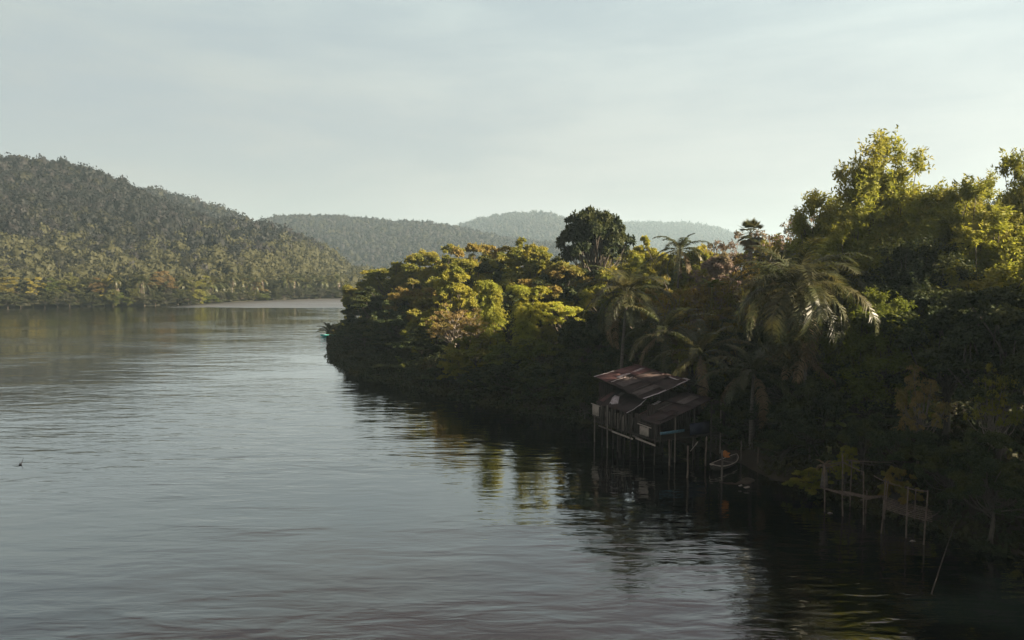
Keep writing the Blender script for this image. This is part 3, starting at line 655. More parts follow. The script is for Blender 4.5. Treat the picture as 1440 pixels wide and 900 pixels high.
# ================================================================== the wooded point
GW = 'trees of the wooded point'
GB = 'bushes along the near bank'
T = [
 # skyline, tip of the point to the middle
 ('bush0', 497, 404, 132, 3.0, 'yellow', 'yellow topped leafy tree at the very tip of the wooded point', 'broadleaf_tree', 'tree'),
 ('broad0', 516, 385, 128, 4.6, 'olive', 'olive tree with flat ragged top just behind the tip of the point', 'broadleaf_tree', 'tree'),
 ('broad1', 532, 372, 122, 5.0, 'olive', 'low rounded skyline tree second back from the tip of the point', 'broadleaf_tree', 'tree'),
 ('broad2', 566, 359, 118, 5.4, 'olive', 'olive skyline tree where the long rise of the wooded point begins', 'broadleaf_tree', 'tree'),
 ('broad3', 604, 352, 114, 5.2, 'olive', 'dull green skyline tree above the rust coloured trees', 'broadleaf_tree', 'tree'),
 ('broad0', 642, 345, 110, 5.0, 'olive', 'olive skyline tree just left of the highest hump of the point', 'broadleaf_tree', 'tree'),
 ('broad1', 682, 334, 106, 5.2, 'rust', 'brownish gold tree forming the left of the highest hump', 'broadleaf_tree', 'tree'),
 ('broad2', 722, 332, 103, 5.0, 'olive', 'golden olive tree at the summit of the hump left of the tall round tree', 'broadleaf_tree', 'tree'),
 ('broad3', 758, 344, 99, 4.6, 'olive', 'olive tree sloping down from the hump to the gap before the round tree', 'broadleaf_tree', 'tree'),
 ('broad0', 790, 362, 96, 4.0, 'dark', 'dark tree filling the dip beside the tall round tree', 'broadleaf_tree', 'tree'),
 ('round0', 838, 291, 88, 5.0, 'dark', 'tall dark round crowned tree standing alone above the canopy', 'round_crowned_tree', 'tree'),
 ('broad1', 888, 342, 92, 4.2, 'olive', 'sunlit olive tree directly right of the tall round tree', 'broadleaf_tree', 'tree'),
 ('broad2', 920, 331, 86, 3.8, 'yellow', 'yellowish skyline tree left of the small distant palm', 'broadleaf_tree', 'tree'),
 ('broad3', 985, 344, 82, 3.6, 'olive', 'olive tree right of the small distant palm below the pale ridge', 'broadleaf_tree', 'tree'),
 ('sparse0', 1030, 318, 78, 4.0, 'purple', 'thin purplish brown tree left of the fan palm', 'sparse_tree', 'tree'),
 ('sparse1', 1092, 304, 74, 4.2, 'purple', 'thin purplish brown tree with sky showing through right of the fan palm', 'sparse_tree', 'tree'),
 ('sparse0', 1136, 290, 70, 3.2, 'purple', 'sparse grey brown tree against the left edge of the tall feathery tree', 'sparse_tree', 'tree'),
 # middle row
 ('bush1', 512, 412, 112, 3.8, 'dark', 'dark dense tree crowding behind the tip bushes', 'broadleaf_tree', 'tree'),
 ('broad2', 528, 402, 104, 4.6, 'dark', 'dark green tree left of the rust leaved tree', 'broadleaf_tree', 'tree'),
 ('broad0', 575, 393, 100, 4.4, 'rust', 'rust orange leaved tree in the middle of the left slope', 'broadleaf_tree', 'tree'),
 ('broad1', 612, 398, 94, 4.0, 'rust', 'brown gold tree between the rust tree and the bright clump', 'broadleaf_tree', 'tree'),
 ('broad3', 646, 374, 86, 3.4, 'yellow', 'bright yellow green tree with a pointed top left of the bamboo plumes', 'broadleaf_tree', 'tree'),
 ('sparse1', 640, 425, 80, 4.0, 'tan', 'tan dry looking tree below the pointed bright tree', 'sparse_tree', 'tree'),
 ('sparse0', 672, 436, 76, 3.2, 'tan', 'tan twiggy tree with pale trunk beside the bamboo foot', 'sparse_tree', 'tree'),
 ('bamboo0', 691, 384, 73, 2.5, 'bamboo', 'left bamboo plume, bright green and slightly leaning', 'bamboo_clump', 'bamboo'),
 ('bamboo1', 735, 390, 69, 2.5, 'bamboo', 'right bamboo plume, bright and nodding over at its tip', 'bamboo_clump', 'bamboo'),
 ('broad0', 712, 470, 67, 2.6, 'fresh', 'bright green bush tree at the foot of the bamboo', 'broadleaf_tree', 'tree'),
 ('broad2', 765, 372, 88, 4.2, 'olive', 'brownish olive tree hanging behind the right bamboo plume', 'broadleaf_tree', 'tree'),
 ('umbrella0', 795, 418, 72, 3.4, 'bamboo', 'flat topped yellow green umbrella tree right of the bamboo', 'umbrella_tree', 'tree'),
 ('umbrella0', 760, 470, 66, 3.0, 'fresh', 'low layered green tree spreading under the umbrella tree', 'umbrella_tree', 'tree'),
 ('broad1', 812, 368, 84, 4.0, 'dark', 'dark tree below the left side of the tall round tree', 'broadleaf_tree', 'tree'),
 ('broad3', 855, 375, 80, 3.6, 'olive', 'olive tree below the tall round tree behind the left coconut palm', 'broadleaf_tree', 'tree'),
 ('broad2', 842, 430, 68, 3.4, 'dark', 'very dark tree under the left coconut palm', 'broadleaf_tree', 'tree'),
 ('sparse1', 950, 385, 66, 4.4, 'rust', 'brown leaved tree behind the second coconut palm', 'sparse_tree', 'tree'),
 ('broad0', 925, 378, 74, 3.6, 'olive', 'olive tree between the two left coconut palms', 'broadleaf_tree', 'tree'),
 ('sparse0', 998, 372, 64, 3.6, 'rust', 'reddish brown thin tree left of the large palm', 'sparse_tree', 'tree'),
 ('broad3', 1020, 355, 70, 3.6, 'purple', 'dull brown crown under the fan palm', 'broadleaf_tree', 'tree'),
 ('sparse1', 1062, 345, 66, 4.4, 'rust', 'dark reddish tree behind the large palm crown', 'sparse_tree', 'tree'),
 ('broad1', 1078, 335, 74, 3.4, 'yellow', 'tree with yellow patches on top right of the fan palm', 'broadleaf_tree', 'tree'),
 ('broad2', 1002, 430, 56, 3.0, 'rust', 'brown bushy tree left of the large palm fronds', 'broadleaf_tree', 'tree'),
 ('broad0', 975, 468, 54, 2.3, 'yellow', 'small yellow leaved tree just above the stilt house roof', 'broadleaf_tree', 'tree'),
 ('broad2', 1040, 445, 55, 3.4, 'dark', 'dark tree in shade behind the stilt house', 'broadleaf_tree', 'tree'),
 ('broad1', 900, 440, 66, 3.0, 'dark', 'dark tree between the left palms above the house roof', 'broadleaf_tree', 'tree'),
 ('broad2', 716, 366, 94, 4.6, 'olive', 'olive tree in the hollow behind the two bamboo plumes', 'broadleaf_tree', 'tree'),
 ('broad3', 686, 362, 96, 4.4, 'dark', 'dark tree below the brownish gold hump tree', 'broadleaf_tree', 'tree'),
 ('broad1', 780, 384, 84, 4.2, 'dark', 'dark tree standing just behind the umbrella tree', 'broadleaf_tree', 'tree'),
 ('broad0', 726, 410, 84, 4.0, 'dark', 'shaded tree glimpsed between the bamboo plumes', 'broadleaf_tree', 'tree'),
 ('bush0', 765, 455, 78, 3.0, 'olive', 'olive bushy tree between bamboo and umbrella tree', 'broadleaf_tree', 'tree'),
 ('bush1', 668, 462, 72, 3.6, 'olive', 'olive bushy tree under the tan twiggy ones', 'broadleaf_tree', 'tree'),
 ('bush0', 602, 430, 86, 4.0, 'olive', 'olive tree in front of the brown gold tree', 'broadleaf_tree', 'tree'),
 ('bush1', 556, 425, 94, 4.4, 'dark', 'dark tree directly in front of the rust orange tree', 'broadleaf_tree', 'tree'),
 ('bush1', 820, 440, 66, 3.6, 'dark', 'dark bushy tree right of the umbrella tree trunk', 'broadleaf_tree', 'tree'),
 ('bush0', 1142, 528, 42, 2.6, 'dark', 'dark thicket tree below the lowest fronds of the largest palm', 'broadleaf_tree', 'tree'),
 ('bush1', 1215, 480, 44, 3.4, 'dark', 'dark thicket tree behind the soft green feathery tree', 'broadleaf_tree', 'tree'),
 ('bush0', 1008, 560, 47.5, 1.9, 'dark', 'dark bush swallowing the right end of the lower shed', 'broadleaf_tree', 'tree'),
 ('feather1', 1292, 262, 54, 4.6, 'feather', 'feathery tree filling the notch between the tallest and the twin topped one', 'feathery_tree', 'tree'),
 ('feather0', 1200, 300, 53, 4.2, 'feather', 'lower feathery tree hanging over the top of the large palm', 'feathery_tree', 'tree'),
 ('feather1', 1418, 285, 52, 4.2, 'feather', 'feathery tree stepping down before the right edge', 'feathery_tree', 'tree'),
 # right hand group
 ('feather0', 1245, 192, 56, 5.4, 'feather', 'tallest feathery tree, golden green, with a pointed crown', 'feathery_tree', 'tree'),
 ('feather1', 1165, 262, 60, 4.6, 'feather', 'feathery tree joined to the left side of the tallest one', 'feathery_tree', 'tree'),
 ('feather1', 1338, 246, 52, 5.2, 'feather', 'broad feathery tree with twin tops right of the tallest one', 'feathery_tree', 'tree'),
 ('feather0', 1383, 252, 56, 3.4, 'feather', 'thin sprays of a feathery tree before the hill at right', 'feathery_tree', 'tree'),
 ('feather1', 1452, 200, 48, 3.6, 'feather', 'tall feathery tree cut by the right edge of the picture', 'feathery_tree', 'tree'),
 ('feather0', 1240, 412, 43, 3.6, 'fresh', 'soft green feathery tree right of the large palm', 'feathery_tree', 'tree'),
 ('feather1', 1290, 330, 47, 4.4, 'dark', 'shaded feathery tree under the broad feathery one', 'feathery_tree', 'tree'),
 ('feather0', 1395, 300, 46, 4.8, 'feather', 'thick feathery tree mass near the right edge', 'feathery_tree', 'tree'),
 ('broad3', 1420, 390, 37, 4.6, 'dark', 'dark lower tree against the right edge above the jetty', 'broadleaf_tree', 'tree'),
 ('broad0', 1340, 400, 41, 4.0, 'dark', 'dark tree behind the small lit leaves right of the jetty', 'broadleaf_tree', 'tree'),
 ('sparse1', 1296, 508, 37.5, 1.7, 'tan', 'tan dry shrub tree with lit twigs above the jetty', 'sparse_tree', 'tree'),
 ('sparse0', 1400, 505, 35, 1.5, 'olive', 'thin olive shrub with few leaves in the dark right corner', 'sparse_tree', 'tree'),
 ('broad2', 1130, 330, 60, 3.6, 'dark', 'dark tree rising behind the top fronds of the large palm', 'broadleaf_tree', 'tree'),
 ('broad0', 1195, 360, 52, 3.8, 'dark', 'dark tree between the large palm and the feathery trees', 'broadleaf_tree', 'tree'),
 ('broad2', 1110, 480, 48, 3.4, 'dark', 'dark crown deep in shade under the large palm', 'broadleaf_tree', 'tree'),
]
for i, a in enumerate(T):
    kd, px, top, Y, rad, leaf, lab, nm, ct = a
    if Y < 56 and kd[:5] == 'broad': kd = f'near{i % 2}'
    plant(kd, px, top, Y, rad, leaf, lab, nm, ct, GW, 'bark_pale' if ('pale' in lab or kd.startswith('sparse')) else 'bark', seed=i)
# bushes overhanging the water line, tip to right edge
B = [
 ('bush0', 489, 448, 116, 2.3, 'dark', 'dark bush leaning over the water at the tip of the point'),
 ('bush1', 493, 466, 103, 2.5, 'dark', 'dark water edge bush just in from the tip'),
 ('bush0', 512, 445, 98, 3.8, 'dark', 'tall dark bank bush below the flat topped olive tree'),
 ('bush1', 516, 498, 91, 2.6, 'dark', 'low bush touching the water third along from the tip'),
 ('bush0', 545, 470, 90, 4.0, 'dark', 'wide dark bank bush under the rust orange tree'),
 ('bush1', 560, 510, 82, 3.0, 'dark', 'low bank bush with a grey green sheen left of the pale fern'),
 ('bush0', 592, 462, 83, 3.8, 'dark', 'dark bank bush left of the tan trees'),
 ('bush1', 606, 520, 76, 2.6, 'dark', 'low dark bush at the water below the tan trees'),
 ('bush0', 645, 492, 70, 2.5, 'yellow', 'small yellow lit bush hanging over the dark bank'),
 ('bush1', 634, 500, 73, 3.0, 'dark', 'shaded bush wrapped around the small yellow one'),
 ('bush0', 676, 512, 68, 2.9, 'dark', 'grey green bank bush right of the small yellow bush'),
 ('bush1', 720, 498, 65, 3.2, 'dark', 'dark bank bush below the bright bamboo foot'),
 ('bush0', 762, 508, 62, 3.0, 'dark', 'dark rounded bush below the layered tree'),
 ('bush1', 800, 496, 62, 3.4, 'dark', 'dark bush left of the far end of the house'),
 ('bush0', 822, 520, 57, 2.2, 'dark', 'low bush touching the left end of the stilt house'),
 ('bush1', 868, 482, 61, 3.0, 'dark', 'dark bush behind the reddish end of the roof'),
 ('bush0', 930, 492, 58, 2.8, 'dark', 'dark bush behind the middle of the long roof'),
 ('bush1', 1010, 520, 50, 2.4, 'dark', 'dark bush leaning on the inland side of the lower roof'),
 ('bush0', 1060, 545, 47, 2.6, 'dark', 'dark bush behind the canoe and stilts'),
 ('bush1', 1100, 600, 42, 2.0, 'dark', 'dark bush on the mud bank right of the canoe'),
 ('bush0', 1140, 655, 38, 1.5, 'olive', 'arching bush with a lit edge left of the jetty posts'),
 ('bush1', 1215, 575, 38.5, 1.7, 'dark', 'grey green bush with round leaves behind the jetty'),
 ('bush0', 1190, 622, 37.5, 0.9, 'yellow', 'small bush with bright yellow leaves at the jetty corner'),
 ('bush1', 1270, 590, 37, 2.2, 'dark', 'dark bush behind the right jetty platform'),
 ('bush0', 1262, 655, 34.8, 1.2, 'rust', 'low brownish bush hanging over the jetty rail'),
 ('bush1', 1340, 620, 34, 2.4, 'dark', 'dark bush right of the jetty'),
 ('bush0', 1400, 600, 31, 2.5, 'dark', 'dark bank bush near the right edge below the lit shrub'),
 ('bush1', 1455, 655, 30.5, 2.4, 'dark', 'greenish dark bush cut by the right edge'),
]
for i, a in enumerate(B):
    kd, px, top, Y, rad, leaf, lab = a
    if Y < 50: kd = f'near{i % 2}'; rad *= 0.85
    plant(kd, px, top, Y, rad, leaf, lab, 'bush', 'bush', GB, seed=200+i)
# unseen-from-each-other trees inside the wood
rng = np.random.default_rng(8)
k = 0
for yy in np.arange(60, 160, 13):
    for xx in np.arange(-20, 130, 14):
        x = xx+rng.uniform(-4, 4); y = yy+rng.uniform(-4, 4)
        if sdist(np.array([x]), np.array([y]))[0] < 14 or x > y*0.78: continue
        if x < 20 and y < 80: continue
        g = float(bankh(np.array([x]), np.array([y]))[0])
        pxx = 720+x/y*F
        sk = np.interp(pxx, [460, 520, 600, 700, 780, 900, 1000, 1100, 1200, 1300, 1440], [420, 388, 365, 350, 368, 352, 355, 325, 300, 290, 290])
        H = min(12-(sk-378)/F*y, 17)-g
        if H < 4: continue
        t = empty('forest_tree', (x, y, g), rng.uniform(0, 6.3)); kd = f'broad{int(rng.integers(0, 4))}'
        for me, nm, mm in ((MESH[kd][0], 'crown', M[('olive', 'dark', 'olive', 'rust')[k % 4]]), (MESH[kd][1], 'trunk', M['bark'])):
            o = bpy.data.objects.new(nm, me); COL.objects.link(o); o.parent = t
            s_ = rng.uniform(0.95, 1.25); o.scale = (s_, s_, H/10); set_mat(o, mm)
        tag(t, 'tree deep inside the wooded point, mostly hidden behind the front rows', 'tree', 'inner trees of the wooded point'); k += 1
# trees on the bank beside the viewer, whose shade lies on the near bank and water
for i, (x, y, H, s_) in enumerate([(33, 33, 15, 1.35), (31, 22, 16, 1.3), (33, 8, 16, 1.4), (46, 36, 16, 1.4), (46, 24, 17, 1.4), (34, -6, 16, 1.4), (46, 8, 18, 1.4), (60, 20, 19, 1.5), (35, -20, 16, 1.4)]):
    g = float(bankh(np.array([x]), np.array([y]))[0]); t = empty('forest_tree', (x, y, g), i*1.3); kd = f'broad{i % 4}'
    for me, nm, mm in ((MESH[kd][0], 'crown', M['dark']), (MESH[kd][1], 'trunk', M['bark'])):
        o = bpy.data.objects.new(nm, me); COL.objects.link(o); o.parent = t; o.scale = (s_, s_, H/10); set_mat(o, mm)
    tag(t, 'tall tree on the right bank standing beyond the picture edge', 'tree', 'trees beyond the right edge')

# palms
make_palm(1120, 408, 44, 'largest coconut palm with drooping fronds right of the stilt house', nfr=52, L=5.9, lean=(-0.8, 0.4), seed=14, dry=8, low=-1.45, droopy=1.4, full=0.85, group='coconut palms')
make_palm(882, 412, 58, 'left coconut palm with outspread fronds above the house', nfr=28, L=5.0, lean=(0.5, 0), seed=2, dry=3, group='coconut palms', low=-0.7)
make_palm(936, 470, 54, 'low coconut palm with tall arching fronds between the house and the brown tree', nfr=18, L=4.4, lean=(0.2, 0), seed=3, dry=2, group='coconut palms', low=-0.5)
make_palm(956, 352, 80, 'distant coconut palm on the skyline under the pale ridge', nfr=20, L=3.9, lean=(0.3, 0), seed=4, dry=2, group='coconut palms')
make_palm(1092, 388, 56, 'coconut palm half hidden behind the largest one', nfr=22, L=4.2, lean=(0.4, 0), seed=5, dry=3, group='coconut palms')
make_palm(1178, 398, 50, 'coconut palm whose fronds poke out right of the largest crown', nfr=20, L=3.8, lean=(-0.4, 0), seed=6, dry=3, group='coconut palms', low=-0.6)
make_palm(985, 500, 50, 'short palm arching over the roof of the lower shed', nfr=16, L=4.0, lean=(0.1, 0), seed=7, dry=2, group='coconut palms', low=-0.4, nuts=False)
make_palm(1060, 525, 46, 'short shaded palm behind the freestanding stilts', nfr=16, L=3.8, lean=(0.1, 0), seed=9, dry=2, group='coconut palms', low=-0.5, nuts=False)
# palm-like tuft at the tip
make_palm(464, 466, 134, 'small spiky palm at the water by the turquoise boat', nfr=14, L=2.8, lean=(0.05, 0), seed=8, dry=0, nuts=False, simple=True, low=0.2, droopy=0.6, base=-0.2, name='water_palm')
make_palm(568, 520, 82, 'pale fern like palm tuft low on the dark bank', nfr=9, L=2.6, lean=(0.05, 0), seed=12, dry=0, nuts=False, simple=True, low=0.2, droopy=0.9, name='water_palm', leaf='fresh')
# fan palm
def fan_palm(px, cy_, Y, label):
    rng = np.random.default_rng(77); p = at(px, cy_, Y); g = float(bankh(np.array([p.x]), np.array([p.y]))[0])
    t = empty('fan_palm', (p.x, p.y, g)); H = p.z-g
    tb = MB(); tb.tube([(0, 0, -0.4), (0, 0, H*0.5), (0, 0, H)], [0.26, 0.2, 0.18], 10); tb.build('trunk', M['palm_trunk'], t, smooth=True)
    green = MB(); dead = MB()
    for i in range(34):
        u = i/34; el = 1.4-2.9*u; az = i*2.4; L = 0.9*rng.uniform(0.8, 1.1)
        d = np.array([math.cos(az)*math.cos(el), math.sin(az)*math.cos(el), math.sin(el)])
        c = np.array([0, 0, H])+d*L
        side = nrm(np.cross(d, [0, 0, 1.0])[None])[0]; up = np.cross(side, d)
        tgt = dead if u > 0.72 else green
        tgt.tube([(0, 0, H), tuple(c)], [0.03, 0.015], 4, 0, False)
        for a in np.linspace(-1.35, 1.35, 19):
            tn = d*math.cos(a)+side*math.sin(a)
            ln = 0.85*(0.75+0.25*math.cos(a)); e = c+tn*ln+np.array([0, 0, -0.16*ln]); w = np.cross(tn, up)*0.055
            tgt.quads([[c, (c+e)/2+w, e, (c+e)/2-w]])
    green.build('crown', M['palm'], t); dead.build('dead_leaf_skirt', M['palm_dry'], t)
    tag(t, label, 'palm')
fan_palm(1056, 328, 72, 'fan palm with a short spiky crown on the skyline')
# banana plants
def banana(px, cy_, Y, label, H=2.6, seed=0):
    rng = np.random.default_rng(seed); p = at(px, cy_, Y); g = p.z-H
    t = empty('banana_plant', (p.x, p.y, g)); tb = MB(); tb.tube([(0, 0, -0.8), (0, 0, H*0.6), (0.05, 0, H)], [0.14, 0.11, 0.06], 9)
    tb.build('trunk', M['culm'], t, smooth=True)
    for i in range(8):
        az = i*2.4; el = rng.uniform(0.5, 1.35); L = rng.uniform(1.5, 2.1); k = 9; tt = np.linspace(0, 1, k); ang = el-1.3*tt**1.5
        x = np.cumsum(np.cos(ang))*L/k; z = np.cumsum(np.sin(ang))*L/k+H*0.95
        w = 0.27*np.sin(PI*np.clip(tt*0.93+0.04, 0, 1))**0.5
        Lp = np.stack([x, w, z-0.3*w], 1); C_ = np.stack([x, 0*w, z], 1); Rp = np.stack([x, -w, z-0.3*w], 1)
        q = np.concatenate([np.stack([Lp[:-1], Lp[1:], C_[1:], C_[:-1]], 1), np.stack([C_[:-1], C_[1:], Rp[1:], Rp[:-1]], 1)])
        lb = MB(); v = rotz(np.concatenate([Lp, C_, Rp]), az); j = np.arange(k-1)
        lb.addq(v, np.concatenate([np.stack([j, j+1, j+1+k, j+k], 1), np.stack([j+k, j+1+k, j+1+2*k, j+2*k], 1)]))
        lb.build('leaf', M['fresh'], t, smooth=True)
    tag(t, label, 'banana plant')
banana(1168, 598, 42, 'green banana plant under the right hand fronds of the largest palm', 2.4, 1)
banana(1001, 402, 63, 'banana plant with upright pale leaves between the brown trees', 5.0, 2)

# undergrowth on the bank: uncountable low leaves
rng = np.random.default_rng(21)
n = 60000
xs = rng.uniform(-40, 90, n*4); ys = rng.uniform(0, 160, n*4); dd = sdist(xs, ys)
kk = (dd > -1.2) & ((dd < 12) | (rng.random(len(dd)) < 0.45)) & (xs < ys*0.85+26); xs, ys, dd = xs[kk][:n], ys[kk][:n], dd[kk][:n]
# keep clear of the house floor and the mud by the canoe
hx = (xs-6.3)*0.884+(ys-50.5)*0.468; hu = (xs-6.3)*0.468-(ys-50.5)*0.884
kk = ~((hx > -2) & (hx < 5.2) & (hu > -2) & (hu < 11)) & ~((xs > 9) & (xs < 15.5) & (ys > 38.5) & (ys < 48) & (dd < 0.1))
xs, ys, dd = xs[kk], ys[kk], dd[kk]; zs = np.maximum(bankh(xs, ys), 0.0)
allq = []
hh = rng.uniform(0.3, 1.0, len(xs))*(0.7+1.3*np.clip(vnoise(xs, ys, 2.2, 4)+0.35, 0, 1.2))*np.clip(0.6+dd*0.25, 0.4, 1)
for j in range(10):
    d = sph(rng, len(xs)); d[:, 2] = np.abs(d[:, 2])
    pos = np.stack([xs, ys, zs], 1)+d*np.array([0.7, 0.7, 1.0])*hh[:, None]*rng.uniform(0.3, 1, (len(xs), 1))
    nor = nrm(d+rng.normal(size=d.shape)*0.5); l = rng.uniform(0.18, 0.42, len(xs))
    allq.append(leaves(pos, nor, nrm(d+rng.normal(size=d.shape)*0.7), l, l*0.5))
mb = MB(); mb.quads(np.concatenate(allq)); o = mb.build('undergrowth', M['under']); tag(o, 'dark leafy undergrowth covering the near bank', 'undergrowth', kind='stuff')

# ================================================================== stilt house
HO = Vector((6.3, 50.5, 0)); HU = Vector((0.468, -0.884, 0)); HV = Vector((0.884, 0.468, 0))
house = empty('stilt_house', (6.3, 50.5, 0))
tag(house, 'old wooden stilt house over the water with rusty patched tin roofs', 'house')
def h(u, v, z): return HU*u+HV*v+Vector((0, 0, z))
def sheets(mb, P00, P10, P01, P11, nu, nv, rng, th=0.02, lift=0.03, cpw=7, mi=0, wob=0.03):
    """corrugated sheets over the bilinear patch; P(u,v), ribs run along v"""
    P00, P10, P01, P11 = map(Vector, (P00, P10, P01, P11))
    def P(a, b): return (P00*(1-a)+P10*a)*(1-b)+(P01*(1-a)+P11*a)*b
    nn = (P10-P00).cross(P01-P00).normalized()
    if nn.z < 0: nn = -nn
    for i in range(nu):
        for j in range(nv):
            a0, a1 = i/nu-0.006, (i+1)/nu+0.012; b0, b1 = j/nv-0.02, (j+1)/nv+0.03
            da, db = rng.normal()*0.006, rng.normal()*0.012; l0 = lift*(j+1)+rng.uniform(0, wob); k = cpw*6
            l0 += 0.022*(i % 2)
            top = []; 
            for s_ in range(k+1):
                t = s_/k; zc = 0.018*math.sin(2*PI*cpw*t)
                top.append((P(a0+(a1-a0)*t+da, b0+db)+nn*(l0+zc+0.025), P(a0+(a1-a0)*t+da+rng.normal()*0.0004, b1+db)+nn*(l0+zc)))
            v = [tuple(x) for pr in top for x in pr]; m_ = len(v)
            v += [tuple(Vector(x)-nn*th*0.25) for x in v]
            q = []
            for s_ in range(k):
                a = 2*s_; q += [(a, a+2, a+3, a+1), (m_+a+1, m_+a+3, m_+a+2, m_+a)]
            q += [(0, 1, m_+1, m_), (2*k+1, 2*k, m_+2*k, m_+2*k+1)]
            for s_ in range(k):
                a = 2*s_; q += [(a+2, a, m_+a, m_+a+2), (a+1, a+3, m_+a+3, m_+a+1)]
            mb.addq(v, q, mi)
def loc(p): return p-Vector((6.3, 50.5, 0))
A_ = loc(at(838, 531, 50.8)); B_ = loc(at(892, 515, 52.4)); C_ = loc(at(967, 537, 47.4)); D_ = loc(at(906, 563, 46.1))
rg = random.Random(3)
class RG:                                   # random.Random with numpy-like names
    def __init__(s, r): s.r = r
    def normal(s): return s.r.gauss(0, 1)
    def uniform(s, a, b): return s.r.uniform(a, b)
rr = RG(rg)
def lerp(a, b, t): return a*(1-t)+b*t
# main roof: reddish far bay, dark remainder
t0 = 0.24
A2, B2 = lerp(A_, D_, t0), lerp(B_, C_, t0)
mb = MB(); sheets(mb, A_, A2, B_, B2, 2, 2, rr); mb.build('red_roof_bay', M['roof_red'], house)
mb = MB(); sheets(mb, A2, D_, B2, C_, 7, 2, rr); mb.build('main_roof', M['roof'], house)
# back slope, falling inland from the ridge
E_ = B_+HV*2.6+Vector((0, 0, -1.0)); F_ = C_+HV*2.4+Vector((0, 0, -1.0))
mb = MB(); sheets(mb, E_, F_, B_+Vector((0, 0, -0.02)), C_+Vector((0, 0, -0.02)), 8, 1, rr); mb.build('back_roof', M['roof'], house)
# ridge cap
mb = MB(); 
rp_ = [lerp(B_, C_, i/8)+Vector((0, 0, 0.10+0.02*rg.uniform(-1, 1))) for i in range(9)]
for a, b in zip(rp_[:-1], rp_[1:]):
    mb.beam(a-HV*0.09-Vector((0, 0, 0.02)), b-HV*0.09-Vector((0, 0, 0.02)), 0.2, 0.015); mb.beam(a+HV*0.10-Vector((0, 0, 0.03)), b+HV*0.10-Vector((0, 0, 0.03)), 0.2, 0.015)
mb.build('ridge_cap', M['roof_red'], house)
def strip(a, b, w, name='pale_sheet', m='tin', off=0.11, k=6, side=None, sag=0.0):
    """narrow pale metal sheet lying along a roof line"""
    a, b = Vector(a), Vector(b); d = (b-a).normalized(); s_ = side or d.cross(Vector((0, 0, 1))).normalized()
    mb = MB(); v = []
    for i in range(k+1):
        t = i/k; p = lerp(a, b, t)+Vector((0, 0, off+0.015*rg.uniform(-1, 1)-sag*math.sin(PI*t)))
        ww = w*(0.85+0.3*rg.random())
        v += [tuple(p-s_*ww/2), tuple(p+s_*ww/2), tuple(p+s_*ww/2+Vector((0, 0, -.02))), tuple(p-s_*ww/2+Vector((0, 0, -.02)))]
    q = []
    for i in range(k):
        o0 = 4*i
        for e in range(4): q.append((o0+e, o0+4+e, o0+4+(e+1) % 4, o0+(e+1) % 4))
    q += [(0, 1, 2, 3), (4*k+3, 4*k+2, 4*k+1, 4*k)]
    mb.addq(v, q); return mb.build(name, M[m], house)
def onroof(a, b): return lerp(lerp(A_, D_, a), lerp(B_, C_, a), b)
strip(onroof(0.235, 0.28), onroof(0.20, 0.98), 0.34)
strip(onroof(0.0, -0.04), onroof(0.0, 0.45), 0.16)
strip(onroof(0.0, 0.97), onroof(0.26, 1.0), 0.14, m='roof_red', off=0.2)
strip(onroof(0.66, 0.93), onroof(0.90, 0.93), 0.34, off=0.13)
strip(onroof(0.93, 1.0), onroof(1.02, 1.0), 0.22, off=0.18)
strip(onroof(0.36, 0.45), onroof(0.345, 0.66), 0.10)
strip(onroof(0.30, 0.04), onroof(0.30, 0.40), 0.07, off=0.12)
strip(onroof(0.46, 0.30), onroof(0.46, 0.6), 0.05, m='roof_red', off=0.12)
# bent flashing along the near edge of the main roof
strip(onroof(1.0, -0.02), onroof(1.01, 0.98), 0.15, off=0.14, sag=0.05)
# lean-to roofs under the eave
def hp(px, py, Y): return loc(at(px, py, Y))
L1 = (hp(839, 568, 50.1), hp(862, 575, 48.2), hp(866, 548, 50.6), hp(886, 557, 49.0))
mb = MB(); sheets(mb, *L1, 2, 1, rr); mb.build('lean_to_roof', M['roof'], house)
L2 = (hp(863, 575, 48.1), hp(882, 582.5, 46.9), hp(886, 557, 48.9), hp(909, 563, 47.2))
mb = MB(); sheets(mb, *L2, 2, 1, rr, lift=0.06); mb.build('lean_to_roof', M['roof'], house)
strip(hp(881, 583, 46.75), hp(911, 561, 46.6), 0.2, off=0.12, sag=0.12)
strip(hp(884, 580, 46.6), hp(903, 569, 46.4), 0.07, off=0.05)
strip(hp(839, 567, 50.0), hp(850, 557, 50.4), 0.05, off=0.1, m='roof_red')
strip(hp(868, 576, 48.0), hp(884, 566, 48.3), 0.05, off=0.17, m='roof_red')
# crumpled pale sheet between the lean-tos
mb = MB()
gx_, gy_ = 7, 5; v = []
for j in range(gy_):
    for i in range(gx_):
        p = lerp(lerp(hp(857, 570, 48.9), hp(868, 576, 48.3), i/(gx_-1)), lerp(hp(864, 559, 49.3), hp(871, 562, 48.8), i/(gx_-1)), j/(gy_-1))
        v.append(tuple(p+Vector((0, 0, 0.2+0.07*rg.uniform(-1, 1)))))
mb.addq(v, [(j*gx_+i, j*gx_+i+1, (j+1)*gx_+i+1, (j+1)*gx_+i) for j in range(gy_-1) for i in range(gx_-1)])
cs = mb.build('crumpled_sheet', M['tin'], house)
mod = cs.modifiers.new('thickness', 'SOLIDIFY'); mod.thickness = 0.015
# near shed roof
S0 = hp(894, 588, 46.2); S1 = hp(928, 598, 44.1); S2 = hp(960, 553.5, 48.0); S3 = hp(1001, 563, 46.0)
mb = MB(); sheets(mb, S0, S1, S2, S3, 3, 3, rr, lift=0.025); mb.build('shed_roof', M['roof'], house)
strip(S0+Vector((0, 0, 0.02)), lerp(S0, S2, 0.62), 0.09, off=0.10, m='roof_red')
strip(lerp(S0, S2, 0.38)+HU*-0.1, lerp(S0, S2, 0.52)+HU*-0.1, 0.3, off=0.25)
